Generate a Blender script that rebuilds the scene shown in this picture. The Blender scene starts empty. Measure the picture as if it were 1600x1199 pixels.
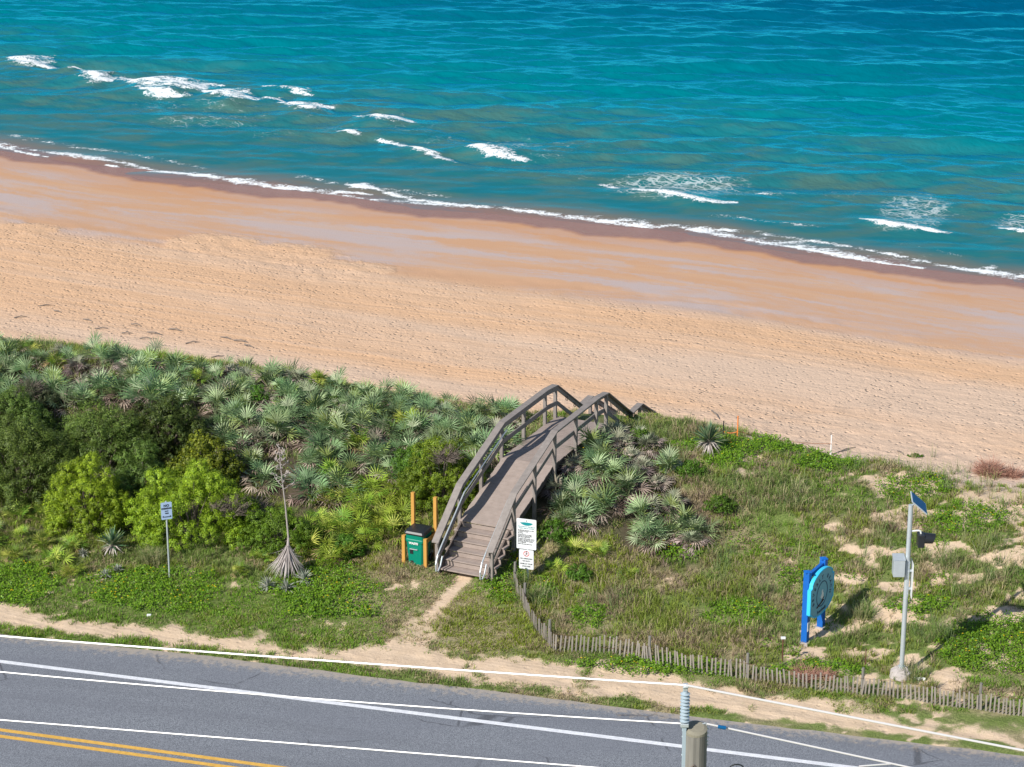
import bpy, math, random
import numpy as np
from mathutils import Vector, Matrix
rnd = random.Random(7)
rg = np.random.default_rng(11)
S = bpy.context.scene
COL = S.collection
# ------------------------------------------------------------------ camera, sky, sun, exposure
CZ = 30.0
PIT = math.radians(20)
FP = 4000.0
cam_d = bpy.data.cameras.new('camera'); cam = bpy.data.objects.new('camera', cam_d); COL.objects.link(cam)
cam.location = (0, 0, CZ); cam.rotation_euler = (math.radians(90) - PIT, 0, 0)
cam_d.sensor_width = 36; cam_d.lens = 90; cam_d.clip_start = 0.5; cam_d.clip_end = 8000
S.camera = cam
S.render.resolution_x = 1024; S.render.resolution_y = 767
SAZ, SEL = math.radians(46), math.radians(38)       # light travels toward +x +y
W = bpy.data.worlds.new('World'); S.world = W; W.use_nodes = True
wn = W.node_tree.nodes; wl = W.node_tree.links
sky = wn.new('ShaderNodeTexSky'); sky.sky_type = 'NISHITA'; sky.sun_disc = False
sky.sun_elevation = SEL; sky.sun_rotation = math.atan2(-math.cos(SAZ), -math.sin(SAZ)) % (2*math.pi)
sky.dust_density = 0.3; sky.ozone_density = 1.0
wl.new(sky.outputs[0], wn['Background'].inputs[0]); wn['Background'].inputs[1].default_value = 0.10
sd = bpy.data.lights.new('sun', 'SUN'); sd.energy = 4.95; sd.angle = math.radians(0.5); sd.color = (1, 0.95, 0.87)
sun = bpy.data.objects.new('sun', sd); COL.objects.link(sun)
ld = Vector((math.cos(SAZ)*math.cos(SEL), math.sin(SAZ)*math.cos(SEL), -math.sin(SEL)))
sun.rotation_euler = ld.to_track_quat('-Z', 'Y').to_euler(); sun.location = (-30, 20, 60)
S.view_settings.view_transform = 'Standard'; S.view_settings.look = 'None'
S.view_settings.gamma = 1; S.view_settings.exposure = 0.17
# ------------------------------------------------------------------ pixel <-> world survey helpers
cF = np.array([0, math.cos(PIT), -math.sin(PIT)]); cR = np.array([1., 0, 0]); cU = np.array([0, math.sin(PIT), math.cos(PIT)])
def ray(px, py): return cF*FP + cR*(px-800) - cU*(py-599.5)
def P(px, py, z=0.0):
    d = ray(px, py); return np.array([0, 0, CZ]) + d*((z-CZ)/d[2])
def proj(X, Y, Z):
    dz = Z-CZ; w = Y*cF[1]+dz*cF[2]; w = np.where(w < 1, 1, w)
    return 800+FP*X/w, 599.5-FP*(Y*cU[1]+dz*cU[2])/w
def line(pts, z):
    q = np.array([P(a, b, z) for a, b in pts]); q = q[np.argsort(q[:, 0])]
    xs, ys = q[:, 0], q[:, 1]; sl = (ys[-1]-ys[0])/(xs[-1]-xs[0])
    def f(x):
        x = np.asarray(x, float); y = np.interp(x, xs, ys)
        y = np.where(x < xs[0], ys[0]+(x-xs[0])*sl, y)
        return np.where(x > xs[-1], ys[-1]+(x-xs[-1])*sl, y)
    return f
VT = {}
def vn(x, y, sc, seed=0):
    x = np.asarray(x, float)/sc+seed*17.3; y = np.asarray(y, float)/sc+seed*5.7
    xi = np.floor(x).astype(int); yi = np.floor(y).astype(int); fx = x-xi; fy = y-yi
    fx = fx*fx*(3-2*fx); fy = fy*fy*(3-2*fy)
    if seed not in VT: VT[seed] = np.random.default_rng(seed+99).random((256, 256))
    T = VT[seed]
    h = lambda a, b: T[a % 256, b % 256]
    return (h(xi, yi)*(1-fx)+h(xi+1, yi)*fx)*(1-fy)+(h(xi, yi+1)*(1-fx)+h(xi+1, yi+1)*fx)*fy
def fbm(x, y, sc, seed=0, o=3):
    return sum(vn(x, y, sc/2**i, seed+i)*0.5**i for i in range(o))/sum(0.5**i for i in range(o))
def sstep(a, b, x): t = np.clip((x-a)/(b-a), 0, 1); return t*t*(3-2*t)
y_road = line([(0, 993), (200, 1013), (350, 1029), (550, 1056), (800, 1085), (1000, 1110), (1225, 1138), (1412, 1160), (1600, 1183)], 0.0)
y_shou = line([(0, 948), (150, 968), (400, 993), (560, 1008), (700, 1016), (870, 1032), (1000, 1052), (1200, 1085), (1400, 1118), (1600, 1150)], 0.1)
CRX = [(0, 562), (250, 582), (400, 602), (520, 628), (640, 646), (800, 668), (960, 666), (1030, 672), (1100, 686), (1200, 700), (1340, 726), (1420, 738), (1600, 762)]
y_cr = line(CRX, 1.7)
y_wat = line([(0, 232), (60, 243), (170, 262), (300, 280), (440, 298), (560, 313), (640, 321), (700, 328), (850, 343), (960, 356), (1040, 364), (1100, 371), (1160, 380), (1300, 402), (1400, 417), (1480, 428), (1600, 442)], -3.3)
SEA = -3.3
def zc(x): return np.interp(x, [-20, -6, 2, 6, 10, 14], [2.0, 2.0, 1.95, 1.75, 1.45, 1.3])
def hgt(x, y):
    x = np.asarray(x, float); y = np.asarray(y, float)
    y0, yc, yw = y_road(x), y_cr(x), y_wat(x)
    t = (y-y0)/(yc-y0)
    prof = np.interp(t, [0, .12, .25, .45, .6, .78, .92, 1.0, 1.08], [0, .02, .06, .20, .48, .86, .98, 1., 1.])
    z = zc(x)*prof
    z = np.where(t < 0, -0.02, z)
    hum = (fbm(x, y, 2.3, 3)-.5)*.42*sstep(.12, .5, t)*(1-sstep(1.1, 1.5, t))
    z = z+hum
    ms = (x+1.37)*.407+(y-66.7)*.914; ml = (x+1.37)*.914-(y-66.7)*.407
    z = z+.38*np.exp(-((ms-3.6)/2.2)**2-((ml-2.3)/1.3)**2)
    d = y-yc; zb = -1.0
    z = np.where(d > 0, zc(x)+hum+(zb-zc(x))*sstep(0, 1, (d-.3)/6.2), z)
    z2 = zb+(SEA-zb)*np.clip((y-yc-5)/np.maximum(yw-yc-5, 1), 0, 3.2)
    return np.where(d > 6.5, z2, z)
def G(px, py):
    t = 40.0; d = ray(px, py); d = d/np.linalg.norm(d); o = np.array([0, 0, CZ])
    while t < 200:
        q = o+d*t
        if q[2] <= hgt(q[0], q[1]): break
        t += .15
    a, b = t-.15, t
    for _ in range(12):
        m = (a+b)/2; q = o+d*m
        if q[2] <= hgt(q[0], q[1]): b = m
        else: a = m
    q = o+d*b; return Vector((q[0], q[1], float(hgt(q[0], q[1]))))
def inpoly(px, py, poly):
    r = np.zeros(np.shape(px), bool); n = len(poly); j = n-1
    for i in range(n):
        xi, yi = poly[i]; xj, yj = poly[j]
        c = ((yi > py) != (yj > py)) & (px < (xj-xi)*(py-yi)/((yj-yi) or 1e-9)+xi); r ^= c; j = i
    return r
def ell(px, py, L, soft=.35):
    m = np.zeros(np.shape(px))
    for e in L:
        cx, cy, rx, ry = e[:4]; w = e[4] if len(e) > 4 else 1
        d = np.sqrt(((px-cx)/rx)**2+((py-cy)/ry)**2); m = np.maximum(m, w*(1-sstep(1-soft, 1+soft, d)))
    return m
# ------------------------------------------------------------------ object helpers
def tag(o, label=None, cat=None, group=None, kind=None):
    if label: o['label'] = label
    if cat: o['category'] = cat
    if group: o['group'] = group
    if kind: o['kind'] = kind
    return o
def empty(name, loc=(0, 0, 0), rz=0.0, label=None, cat=None, group=None):
    o = bpy.data.objects.new(name, None); COL.objects.link(o); o.location = loc; o.rotation_euler = (0, 0, rz)
    o.empty_display_size = .2
    return tag(o, label, cat, group)
def npmesh(name, V, F, cols=None, attrs=None, smooth=False):
    V = np.asarray(V, np.float32); me = bpy.data.meshes.new(name)
    Fs = F if isinstance(F, list) else [F]
    me.vertices.add(len(V)); me.vertices.foreach_set('co', V.ravel())
    idx = np.concatenate([np.asarray(f, np.int32).ravel() for f in Fs])
    tot = np.concatenate([np.full(len(f), np.asarray(f).shape[1], np.int32) for f in Fs])
    st = np.concatenate([[0], np.cumsum(tot)[:-1]]).astype(np.int32)
    me.loops.add(len(idx)); me.loops.foreach_set('vertex_index', idx)
    me.polygons.add(len(tot)); me.polygons.foreach_set('loop_start', st); me.polygons.foreach_set('loop_total', tot)
    if smooth: me.polygons.foreach_set('use_smooth', np.ones(len(tot), bool))
    me.update(calc_edges=True)
    if cols is not None:
        a = me.color_attributes.new('tint', 'FLOAT_COLOR', 'POINT')
        c = np.ones((len(V), 4), np.float32); c[:, :3] = cols; a.data.foreach_set('color', c.ravel())
    for k, v in (attrs or {}).items():
        a = me.attributes.new(k, 'FLOAT', 'POINT'); a.data.foreach_set('value', np.asarray(v, np.float32).ravel())
    return me
def link(name, me, mat, parent=None):
    o = bpy.data.objects.new(name, me); COL.objects.link(o)
    for m in (mat if isinstance(mat, (list, tuple)) else [mat]):
        if len(me.materials) < (len(mat) if isinstance(mat, (list, tuple)) else 1): me.materials.append(m)
    if parent: o.parent = parent
    return o
class MB:
    def __init__(s): s.v = []; s.f = []
    def add(s, v, f):
        n = len(s.v); s.v += [tuple(a) for a in v]; s.f += [tuple(i+n for i in q) for q in f]; return s
    def hexa(s, p):   # 8 points: bottom ring 0-3, top ring 4-7
        return s.add(p, [(0, 3, 2, 1), (4, 5, 6, 7), (0, 1, 5, 4), (1, 2, 6, 5), (2, 3, 7, 6), (3, 0, 4, 7)])
    def box(s, c, d, M=None):
        x, y, z = c; a, b, h = d[0]/2, d[1]/2, d[2]/2
        p = [Vector((x+i*a, y+j*b, z+k*h)) for k in (-1, 1) for i, j in ((-1, -1), (1, -1), (1, 1), (-1, 1))]
        return s.hexa([M @ q for q in p] if M else p)
    def beam(s, a, b, w, h, up=(0, 0, 1)):
        a = Vector(a); b = Vector(b); d = (b-a).normalized(); sd = d.cross(Vector(up)).normalized(); u = sd.cross(d)
        sw = sd*w/2; uh = u*h/2
        return s.hexa([a-sw-uh, a+sw-uh, b+sw-uh, b-sw-uh, a-sw+uh, a+sw+uh, b+sw+uh, b-sw+uh])
    def tube(s, pts, r, n=8, cap=True):
        pts = [Vector(p) for p in pts]; R = r if isinstance(r, (list, tuple)) else [r]*len(pts)
        base = len(s.v); ref = None
        for i, p in enumerate(pts):
            d = (pts[min(i+1, len(pts)-1)]-pts[max(i-1, 0)]).normalized()
            if ref is None: ref = d.orthogonal().normalized()
            ref = (ref-d*ref.dot(d)).normalized(); b = d.cross(ref)
            for k in range(n):
                a = 2*math.pi*k/n; s.v.append(tuple(p+(ref*math.cos(a)+b*math.sin(a))*R[i]))
        for i in range(len(pts)-1):
            for k in range(n):
                a = base+i*n+k; b2 = base+i*n+(k+1) % n; s.f.append((a, b2, b2+n, a+n))
        if cap:
            s.f.append(tuple(base+k for k in reversed(range(n)))); e = base+(len(pts)-1)*n; s.f.append(tuple(e+k for k in range(n)))
        return s
    def lathe(s, prof, c=(0, 0, 0), n=16):
        b = len(s.v)
        for r, z in prof:
            for k in range(n):
                a = 2*math.pi*k/n; s.v.append((c[0]+r*math.cos(a), c[1]+r*math.sin(a), c[2]+z))
        for i in range(len(prof)-1):
            for k in range(n):
                a = b+i*n+k; d = b+i*n+(k+1) % n; s.f.append((a, d, d+n, a+n))
        s.f.append(tuple(b+k for k in reversed(range(n)))); e = b+(len(prof)-1)*n; s.f.append(tuple(e+k for k in range(n)))
        return s
    def prism(s, poly, t, M=None):  # polygon (u,w) in local XZ plane, thickness along y
        n = len(poly); v = [Vector((u, -t/2, w)) for u, w in poly]+[Vector((u, t/2, w)) for u, w in poly]
        if M: v = [M @ q for q in v]
        return s.add(v, [tuple(range(n)), tuple(reversed(range(n, 2*n)))]+[(i, i+n, (i+1) % n+n, (i+1) % n) for i in range(n)])
    def build(s, name, mat, parent=None, bevel=0, smooth=False, loc=None):
        me = bpy.data.meshes.new(name); me.from_pydata(s.v, [], s.f); me.update()
        if smooth:
            me.polygons.foreach_set('use_smooth', [True]*len(me.polygons))
        o = link(name, me, mat, parent)
        if loc: o.location = loc
        if bevel:
            b = o.modifiers.new('bevel', 'BEVEL'); b.width = bevel; b.segments = 2; b.limit_method = 'ANGLE'
        if smooth:
            try:
                me.set_sharp_from_angle(angle=math.radians(40))
            except Exception: pass
        return o
def copy_tree(o, parent=None):
    c = o.copy(); COL.objects.link(c); c.parent = parent
    for ch in o.children: copy_tree(ch, c)
    return c
# ------------------------------------------------------------------ materials
class N:
    def __init__(s, name, rough=.8, spec=.3):
        s.m = bpy.data.materials.new(name); s.m.use_nodes = True; s.t = s.m.node_tree; s.b = s.t.nodes['Principled BSDF']
        s.b.inputs['Roughness'].default_value = rough; s.b.inputs['Specular IOR Level'].default_value = spec
    def n(s, ty, **k):
        q = s.t.nodes.new(ty)
        for a, v in k.items(): setattr(q, a, v)
        return q
    def put(s, inp, v):
        if isinstance(v, bpy.types.NodeSocket): s.t.links.new(v, inp)
        elif v is not None:
            if isinstance(v, (tuple, list)) and len(v) == 3 and len(inp.default_value) == 4: v = (*v, 1)
            inp.default_value = v
    def coord(s, k='Object'): return s.n('ShaderNodeTexCoord').outputs[k]
    def pos(s): return s.n('ShaderNodeNewGeometry').outputs['Position']
    def at(s, nm, col=False): return s.n('ShaderNodeAttribute', attribute_name=nm).outputs['Color' if col else 'Fac']
    def noise(s, sc, vec=None, det=3, ro=.55, dist=0):
        q = s.n('ShaderNodeTexNoise'); s.put(q.inputs['Scale'], sc); q.inputs['Detail'].default_value = det
        q.inputs['Roughness'].default_value = ro; q.inputs['Distortion'].default_value = dist
        if vec is not None: s.put(q.inputs['Vector'], vec)
        return q.outputs['Fac']
    def vor(s, sc, vec=None, feat='F1', out='Distance'):
        q = s.n('ShaderNodeTexVoronoi', feature=feat); s.put(q.inputs['Scale'], sc)
        if vec is not None: s.put(q.inputs['Vector'], vec)
        return q.outputs[out]
    def ma(s, op, a, b=None, c=None, cl=False):
        q = s.n('ShaderNodeMath', operation=op, use_clamp=cl); s.put(q.inputs[0], a); s.put(q.inputs[1], b)
        if c is not None: s.put(q.inputs[2], c)
        return q.outputs[0]
    def ss(s, x, a, b):
        q = s.n('ShaderNodeMapRange', interpolation_type='SMOOTHSTEP')
        s.put(q.inputs[0], x); s.put(q.inputs[1], a); s.put(q.inputs[2], b); return q.outputs[0]
    def mix(s, f, a, b, mode='MIX'):
        q = s.n('ShaderNodeMix', data_type='RGBA', blend_type=mode); s.put(q.inputs[0], f); s.put(q.inputs[6], a); s.put(q.inputs[7], b)
        return q.outputs[2]
    def xyz(s, a, b, c=0.0):
        q = s.n('ShaderNodeCombineXYZ'); s.put(q.inputs[0], a); s.put(q.inputs[1], b); s.put(q.inputs[2], c); return q.outputs[0]
    def sc(s, v, k):
        q = s.n('ShaderNodeMapping'); s.put(q.inputs['Vector'], v); q.inputs['Scale'].default_value = k; return q.outputs[0]
    def bump(s, h, st=.5, d=.02, nrm=None):
        q = s.n('ShaderNodeBump'); s.put(q.inputs['Height'], h); s.put(q.inputs['Strength'], st); q.inputs['Distance'].default_value = d
        if nrm is not None: s.put(q.inputs['Normal'], nrm)
        return q.outputs[0]
    def out(s, col=None, rough=None, nrm=None, **k):
        if col is not None: s.put(s.b.inputs['Base Color'], col)
        if rough is not None: s.put(s.b.inputs['Roughness'], rough)
        if nrm is not None: s.put(s.b.inputs['Normal'], nrm)
        for a, v in k.items(): s.put(s.b.inputs[a.replace('_', ' ')], v)
        return s.m
def simple(name, col, rough=.6, spec=.3, var=.15, sc=8, metal=0, bump=0, stretch=(1, 1, 1)):
    n = N(name, rough, spec); v = n.sc(n.coord(), stretch); k = n.noise(sc, v, 4)
    c = n.mix(k, tuple(a*(1-var) for a in col), tuple(min(1, a*(1+var)) for a in col))
    return n.out(c, nrm=n.bump(k, bump, .01) if bump else None, Metallic=metal)
def leafmat(name, rough=.55, trans=.25, spec=.3, gain=1.0):
    n = N(name, rough, spec); a = n.at('tint', True)
    oi = n.n('ShaderNodeObjectInfo').outputs['Random']
    hv = n.n('ShaderNodeHueSaturation'); n.put(hv.inputs['Color'], a)
    n.put(hv.inputs['Value'], n.ma('MULTIPLY_ADD', oi, .34, .83*gain)); n.put(hv.inputs['Hue'], n.ma('MULTIPLY_ADD', oi, .03, .485))
    c = hv.outputs[0]
    tr = n.n('ShaderNodeBsdfTranslucent'); n.put(tr.inputs[0], c)
    mx = n.n('ShaderNodeMixShader'); mx.inputs[0].default_value = trans
    n.out(c); n.t.links.new(n.b.outputs[0], mx.inputs[1]); n.t.links.new(tr.outputs[0], mx.inputs[2])
    n.t.links.new(mx.outputs[0], n.t.nodes['Material Output'].inputs[0]); return n.m
M = {}
M['leaf'] = leafmat('leaf', .5, .25)
M['palm'] = leafmat('palm_frond', .5, .14, .3)
M['grass'] = leafmat('grass_blade', .6, .25, .2)
M['dead'] = leafmat('dead_leaf', .8, .1, .1)
M['stem'] = simple('twig_bark', (.19, .155, .13), .9, .1, .3, 20)
M['flower'] = simple('yellow_petal', (.75, .5, .01), .6, .2, .1)
M['white'] = simple('white_paint', (.78, .79, .78), .5, .4, .04)
M['signwhite'] = simple('sign_white', (.74, .76, .78), .35, .5, .03)
M['ink'] = simple('black_ink', (.02, .02, .025), .6, .3)
M['red'] = simple('red_ink', (.6, .04, .05), .5, .3)
M['teal'] = simple('teal_ink', (.01, .25, .28), .5, .3)
M['galv'] = simple('galvanised_steel', (.52, .57, .6), .42, .5, .12, 14, metal=.35)
M['wire'] = simple('aluminium_wire', (.66, .64, .64), .4, .5, .05, 30, metal=.2)
M['porc'] = simple('grey_porcelain', (.36, .44, .5), .3, .6, .06)
M['blue'] = simple('blue_paint', (.008, .12, .46), .45, .4, .12, 12)
M['cyan'] = simple('shaded_blue_panel', (.17, .43, .56), .5, .3, .05, 10)  # town sign face, its shade painted in as a duller blue
M['navy'] = simple('navy_letters', (.01, .04, .12), .5, .3)
M['green'] = simple('green_plastic', (.0, .21, .14), .38, .5, .06, 5)
M['blackp'] = simple('black_plastic', (.018, .02, .024), .4, .5, .2)
M['solar'] = simple('solar_cells', (.004, .10, .26), .55, .2, .1)
M['border'] = simple('sunlit_blue_edge', (.05, .55, .85), .5, .3, .05)  # town sign edge, sunlight painted in as a brighter blue than the face
M['signshade'] = simple('sign_white_shade_tint', (.42, .56, .80), .4, .4, .04)  # white parking plate with its bluish shade put into the colour
M['concrete'] = simple('rough_concrete', (.42, .38, .36), .9, .2, .25, 10, bump=.8)
M['orange'] = simple('orange_tape', (.85, .25, .05), .6, .3)
M['rust'] = simple('rusty_steel', (.13, .06, .04), .85, .2, .3, 25)
M['drift'] = simple('grey_driftwood', (.2, .17, .15), .9, .1, .3, 20, stretch=(1, 1, .2))
M['palest'] = simple('dead_stalk', (.40, .35, .33), .9, .1, .25, 20)
M['brick'] = simple('rusty_mesh', (.36, .2, .15), .9, .1, .3, 12)
def wood(name, c1, c2, rough=.75, st=(3, 3, 30)):
    n = N(name, rough, .25); v = n.sc(n.coord(), st); k = n.noise(1.0, v, 5, .6); g = n.noise(2.5, n.coord(), 3)
    c = n.mix(k, c1, c2); c = n.mix(n.ma('MULTIPLY', g, .45), c, tuple(a*.6 for a in c1))
    return n.out(c, nrm=n.bump(k, .4, .006))
M['rail'] = wood('weathered_rail_wood', (.19, .165, .15), (.40, .355, .325), st=(9, 9, 9))
M['deck'] = wood('composite_deck', (.28, .225, .195), (.47, .385, .34), st=(6, 6, 6))
M['dark'] = wood('weathered_frame_wood', (.10, .08, .07), (.18, .145, .125))
M['pine'] = wood('new_pine', (.52, .26, .05), (.72, .40, .11), st=(25, 25, 2))
M['slat'] = wood('bleached_lath', (.20, .175, .155), (.46, .41, .36), st=(20, 20, 3))
M['pole'] = wood('grey_pole_wood', (.10, .098, .088), (.38, .355, .32), .85, st=(16, 16, .9))
M['poletop'] = wood('pole_end_grain', (.22, .20, .15), (.34, .32, .25), .85, st=(12, 12, 12))
# ------------------------------------------------------------------ ground sheet
PATH = [(742, 884), (722, 908), (700, 932), (672, 962), (650, 990), (640, 1012)]
def pathd(px, py):
    d = np.full(np.shape(px), 1e9)
    for (x1, y1), (x2, y2) in zip(PATH[:-1], PATH[1:]):
        t = np.clip(((px-x1)*(x2-x1)+(py-y1)*(y2-y1))/((x2-x1)**2+(y2-y1)**2), 0, 1)
        d = np.minimum(d, np.hypot((px-x1-t*(x2-x1)), (py-y1-t*(y2-y1))*1.2))
    return d
SANDP = [(1420, 800, 60, 12, .8), (1480, 750, 140, 18), (1590, 785, 120, 30), (1600, 860, 60, 40, .8), (1520, 800, 60, 14, .7), (1440, 770, 30, 9), (1560, 800, 45, 16), (1380, 862, 55, 10), (1330, 905, 30, 8), (1300, 985, 55, 12), (1400, 915, 38, 10, .8),
         (1395, 965, 40, 14, .85), (1260, 1020, 45, 10, .8), (1350, 1022, 60, 10, .9), (1470, 855, 38, 12), (1560, 870, 45, 14), (1575, 960, 50, 14), (1480, 1060, 30, 16), (1330, 860, 28, 7, .6), (1500, 905, 40, 10), (1700, 850, 120, 60),
         (1640, 930, 60, 20), (1425, 1035, 26, 14), (1160, 740, 16, 6, .5)]
BRIGHT = [(500, 925, 80, 46), (245, 925, 110, 34), (30, 915, 60, 34), (360, 925, 60, 25, .6), (780, 905, 45, 34), (1560, 1020, 90, 55), (1560, 1112, 95, 24), (1430, 765, 55, 22, .75), (1515, 810, 60, 28, .75),
          (1140, 715, 45, 26, .7), (1190, 696, 150, 12, .8), (1300, 722, 60, 16, .8), (1010, 1045, 110, 16), (1270, 1050, 90, 12), (1100, 1060, 60, 10), (920, 965, 34, 24, .65), (1430, 950, 50, 12),
          (1150, 960, 60, 26, .6), (1310, 1062, 90, 8), (-100, 910, 80, 40), (1060, 860, 40, 30, .6), (1250, 905, 50, 20, .5), (1440, 1095, 40, 14), (850, 925, 20, 30, .6), (960, 700, 60, 24), (1700, 1060, 90, 80), (560, 955, 50, 18, .7)]
PALMZ = [(-400, 515), (0, 548), (250, 572), (400, 590), (520, 612), (640, 632), (800, 655), (795, 700), (760, 745), (640, 765), (600, 760), (480, 800), (430, 780), (380, 740), (330, 700), (320, 660), (180, 640), (0, 640), (-400, 620)]
BUSHZ = [(-400, 600), (0, 615), (330, 650), (400, 720), (520, 790), (660, 780), (700, 830), (640, 880), (470, 905), (300, 880), (60, 850), (0, 800), (-400, 780)]
def masks(x, y, z):
    px, py = proj(x, y, z)
    yr, ys, yc = y_road(x), y_shou(x), y_cr(x)
    n1 = fbm(x, y, 1.1, 21); n2 = fbm(x, y, .35, 31); n3 = fbm(x, y, 3.5, 41)
    turf = sstep(-.45, .35, y-ys+(n1-.5)*2.2+(n2-.5)*.7)
    fr = sstep(.62, .3, (y-yr)+(n1-.5)*.8)*sstep(.3, .55, n2+.15)*sstep(-.1, .02, y-yr)
    side = sstep(.58, .7, n2*.5+n1*.5)*.6*((y > yr) & (y < ys))
    turf = np.maximum(turf, np.maximum(fr, side))
    turf = turf*(1-sstep(yc+.9, yc+2.8, y+(n1-.5)*2.5))
    ip = sstep(14, 6, pathd(px, py)+(n2-.5)*14)*sstep(1000, 960, py)
    ip = np.maximum(ip, .6*sstep(34, 12, pathd(px, py)+(n1-.5)*30)*sstep(925, 980, py))
    sp = ell(px, py, SANDP, .6); n4 = vn(x, y, .16, 51); sp = sstep(.40, .62, sp*1.0+(n2-.5)*1.2+(n1-.5)*.7+(n4-.5)*.7)
    rr = sstep(1180, 1330, px)*sstep(.60, .78, n2*.6+n1*.4+.12)*(y > ys)
    turf = turf*(1-ip)*(1-sp)*(1-rr*.8)
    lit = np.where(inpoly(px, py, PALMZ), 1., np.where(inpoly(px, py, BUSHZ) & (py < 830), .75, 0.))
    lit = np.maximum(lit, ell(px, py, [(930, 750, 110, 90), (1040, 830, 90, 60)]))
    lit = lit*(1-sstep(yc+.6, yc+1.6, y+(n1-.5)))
    dry = sstep(.42, .62, n1*.6+n3*.4)
    dry = dry*(1-.75*sstep(620, 480, px))
    dry = np.maximum(dry, ell(px, py, [(650, 935, 110, 60), (700, 1000, 130, 30), (330, 860, 0.1, .1)]))
    return px, py, np.clip(turf, 0, 1), lit, dry
def axis(parts):
    a = []
    for s, e, st in parts: a.append(np.arange(s, e, st))
    return np.concatenate(a)
gx = np.concatenate([np.array([-1500, -700, -350, -180, -100, -60, -40, -30]), np.arange(-24, 24, .12), np.array([24, 30, 40, 60, 100, 180, 350, 700, 1500])])
gy = np.concatenate([np.array([-800, -300, -100, -30, 0, 20, 35, 45]), np.arange(50, 54, .5), np.arange(54, 82, .1), np.arange(82, 132, .25), np.array([132, 140, 160, 200, 300, 600, 1200, 2500])])
X, Y = np.meshgrid(gx, gy)
Z = hgt(X, Y)
Z = np.where(Y > y_road(X)+.0, Z, -.03); Z = np.maximum(Z, -9)
near = (Y > 50) & (Y < 85) & (np.abs(X) < 26)
Zd = Z+np.where(near & (Y > y_road(X)+.05), (vn(X, Y, .28, 61)-.5)*.05, 0)
bchm = (Y > y_cr(X)+5) & (Y < y_wat(X)-12)
Zd = Zd+np.where(bchm, (fbm(X, Y, 2.5, 71)-.5)*.10+(vn(X, Y, .6, 73)-.5)*.03, 0)
for (a, b) in (((1195, 646), (1640, 548)), ((1195, 656), (1640, 558))):      # a vehicle's pair of ruts across the dry sand
    ra, rb = P(*a, -1.4), P(*b, -2.2); dx, dy = rb[0]-ra[0], rb[1]-ra[1]; l = math.hypot(dx, dy); tt_ = ((X-ra[0])*dx+(Y-ra[1])*dy)/l; dd_ = np.abs(-(X-ra[0])*dy+(Y-ra[1])*dx)/l
    dd_ = np.abs(dd_+(vn(X, Y, 4, 77)-.5)*.3); Zd = Zd-.06*np.exp(-(dd_/.22)**2)*sstep(-1, 2, tt_)*sstep(l+1, l-2, tt_)
rx_, ry_ = proj(X, Y, Z); Zd = Zd+ell(rx_, ry_, [(330, 382, 70, 14), (410, 400, 110, 18), (520, 425, 90, 16), (30, 360, 60, 10)], .6)*(vn(X, Y, .36, 78)-.5)*.07
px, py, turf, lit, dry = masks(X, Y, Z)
turf = np.where(Y < y_road(X)-12, .9, turf)
dry = np.where(Y > y_cr(X)+8, ell(rx_, ry_, [(330, 382, 80, 16), (410, 400, 120, 20), (520, 425, 100, 18), (30, 360, 70, 12)], .6), dry)
sv = (y_wat(X)-Y)*.9; su = X*.9-Y*.42
nY, nX = X.shape
ii = np.arange(nY*nX).reshape(nY, nX)
F = np.stack([ii[:-1, :-1], ii[:-1, 1:], ii[1:, 1:], ii[1:, :-1]], -1).reshape(-1, 4)
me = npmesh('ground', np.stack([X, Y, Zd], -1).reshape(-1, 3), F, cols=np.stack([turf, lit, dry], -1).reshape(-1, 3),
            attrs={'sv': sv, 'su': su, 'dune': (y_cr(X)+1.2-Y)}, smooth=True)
n = N('ground_sand_and_turf', .9, .15)
sep = n.n('ShaderNodeSeparateColor'); n.put(sep.inputs[0], n.at('tint', True)); tR, tG, tB = sep.outputs
asv, asu, adn = n.at('sv'), n.at('su'), n.at('dune'); ps = n.pos()
nf = n.noise(14, ps, 5, .65); nm = n.noise(2.2, ps, 4); nl = n.noise(.35, ps, 3)
vb = n.xyz(n.ma('MULTIPLY', asu, .085), n.ma('MULTIPLY', n.ma('ADD', asv, n.ma('MULTIPLY', nm, .9)), .46), 0.0)
sky_streak = n.noise(1.0, vb, 6, .62, .7)
vb2 = n.xyz(n.ma('MULTIPLY', asu, .02), n.ma('MULTIPLY', asv, .16), 3.0); big = n.noise(1.0, vb2, 3, .5)
smooth_c = n.mix(n.ss(sky_streak, .40, .60), (.57, .335, .20), (.50, .40, .37))  # grey streaks are sky reflection on wet sand, painted into the colour
smooth_c = n.mix(n.ma('MULTIPLY', n.ss(n.noise(1.0, n.xyz(n.ma('MULTIPLY', asu, .12), n.ma('MULTIPLY', asv, .9), 9.0), 3), .45, .75), .6), smooth_c, (.60, .38, .24))
foot = n.vor(2.9, ps, 'F1'); foot2 = n.noise(5.0, ps, 3, .6)
dry_c = n.mix(n.ss(big, .42, .62), (.68, .43, .26), (.66, .48, .35))
tv = n.xyz(n.ma('MULTIPLY', asu, .05), n.ma('MULTIPLY', asv, 1.6), 5.0); trk = n.noise(1.0, tv, 3, .6)
dry_c = n.mix(n.ma('MULTIPLY', n.ss(trk, .5, .66), .4), dry_c, (.66, .47, .34))
pit = n.ma('MULTIPLY', n.ss(n.vor(3.5, ps), .05, .30), .6)
edge = n.ma('ADD', asv, n.ma('MULTIPLY', n.ma('SUBTRACT', big, .5), 9))
isdry = n.ma('MAXIMUM', n.ss(edge, 11.0, 13.5), n.ma('MULTIPLY', n.ss(n.ma('ADD', tB, n.ma('MULTIPLY', n.ma('SUBTRACT', nm, .5), .9)), .3, .8), n.ss(adn, -6.0, -8.0)))
bc = n.mix(isdry, smooth_c, dry_c)
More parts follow.
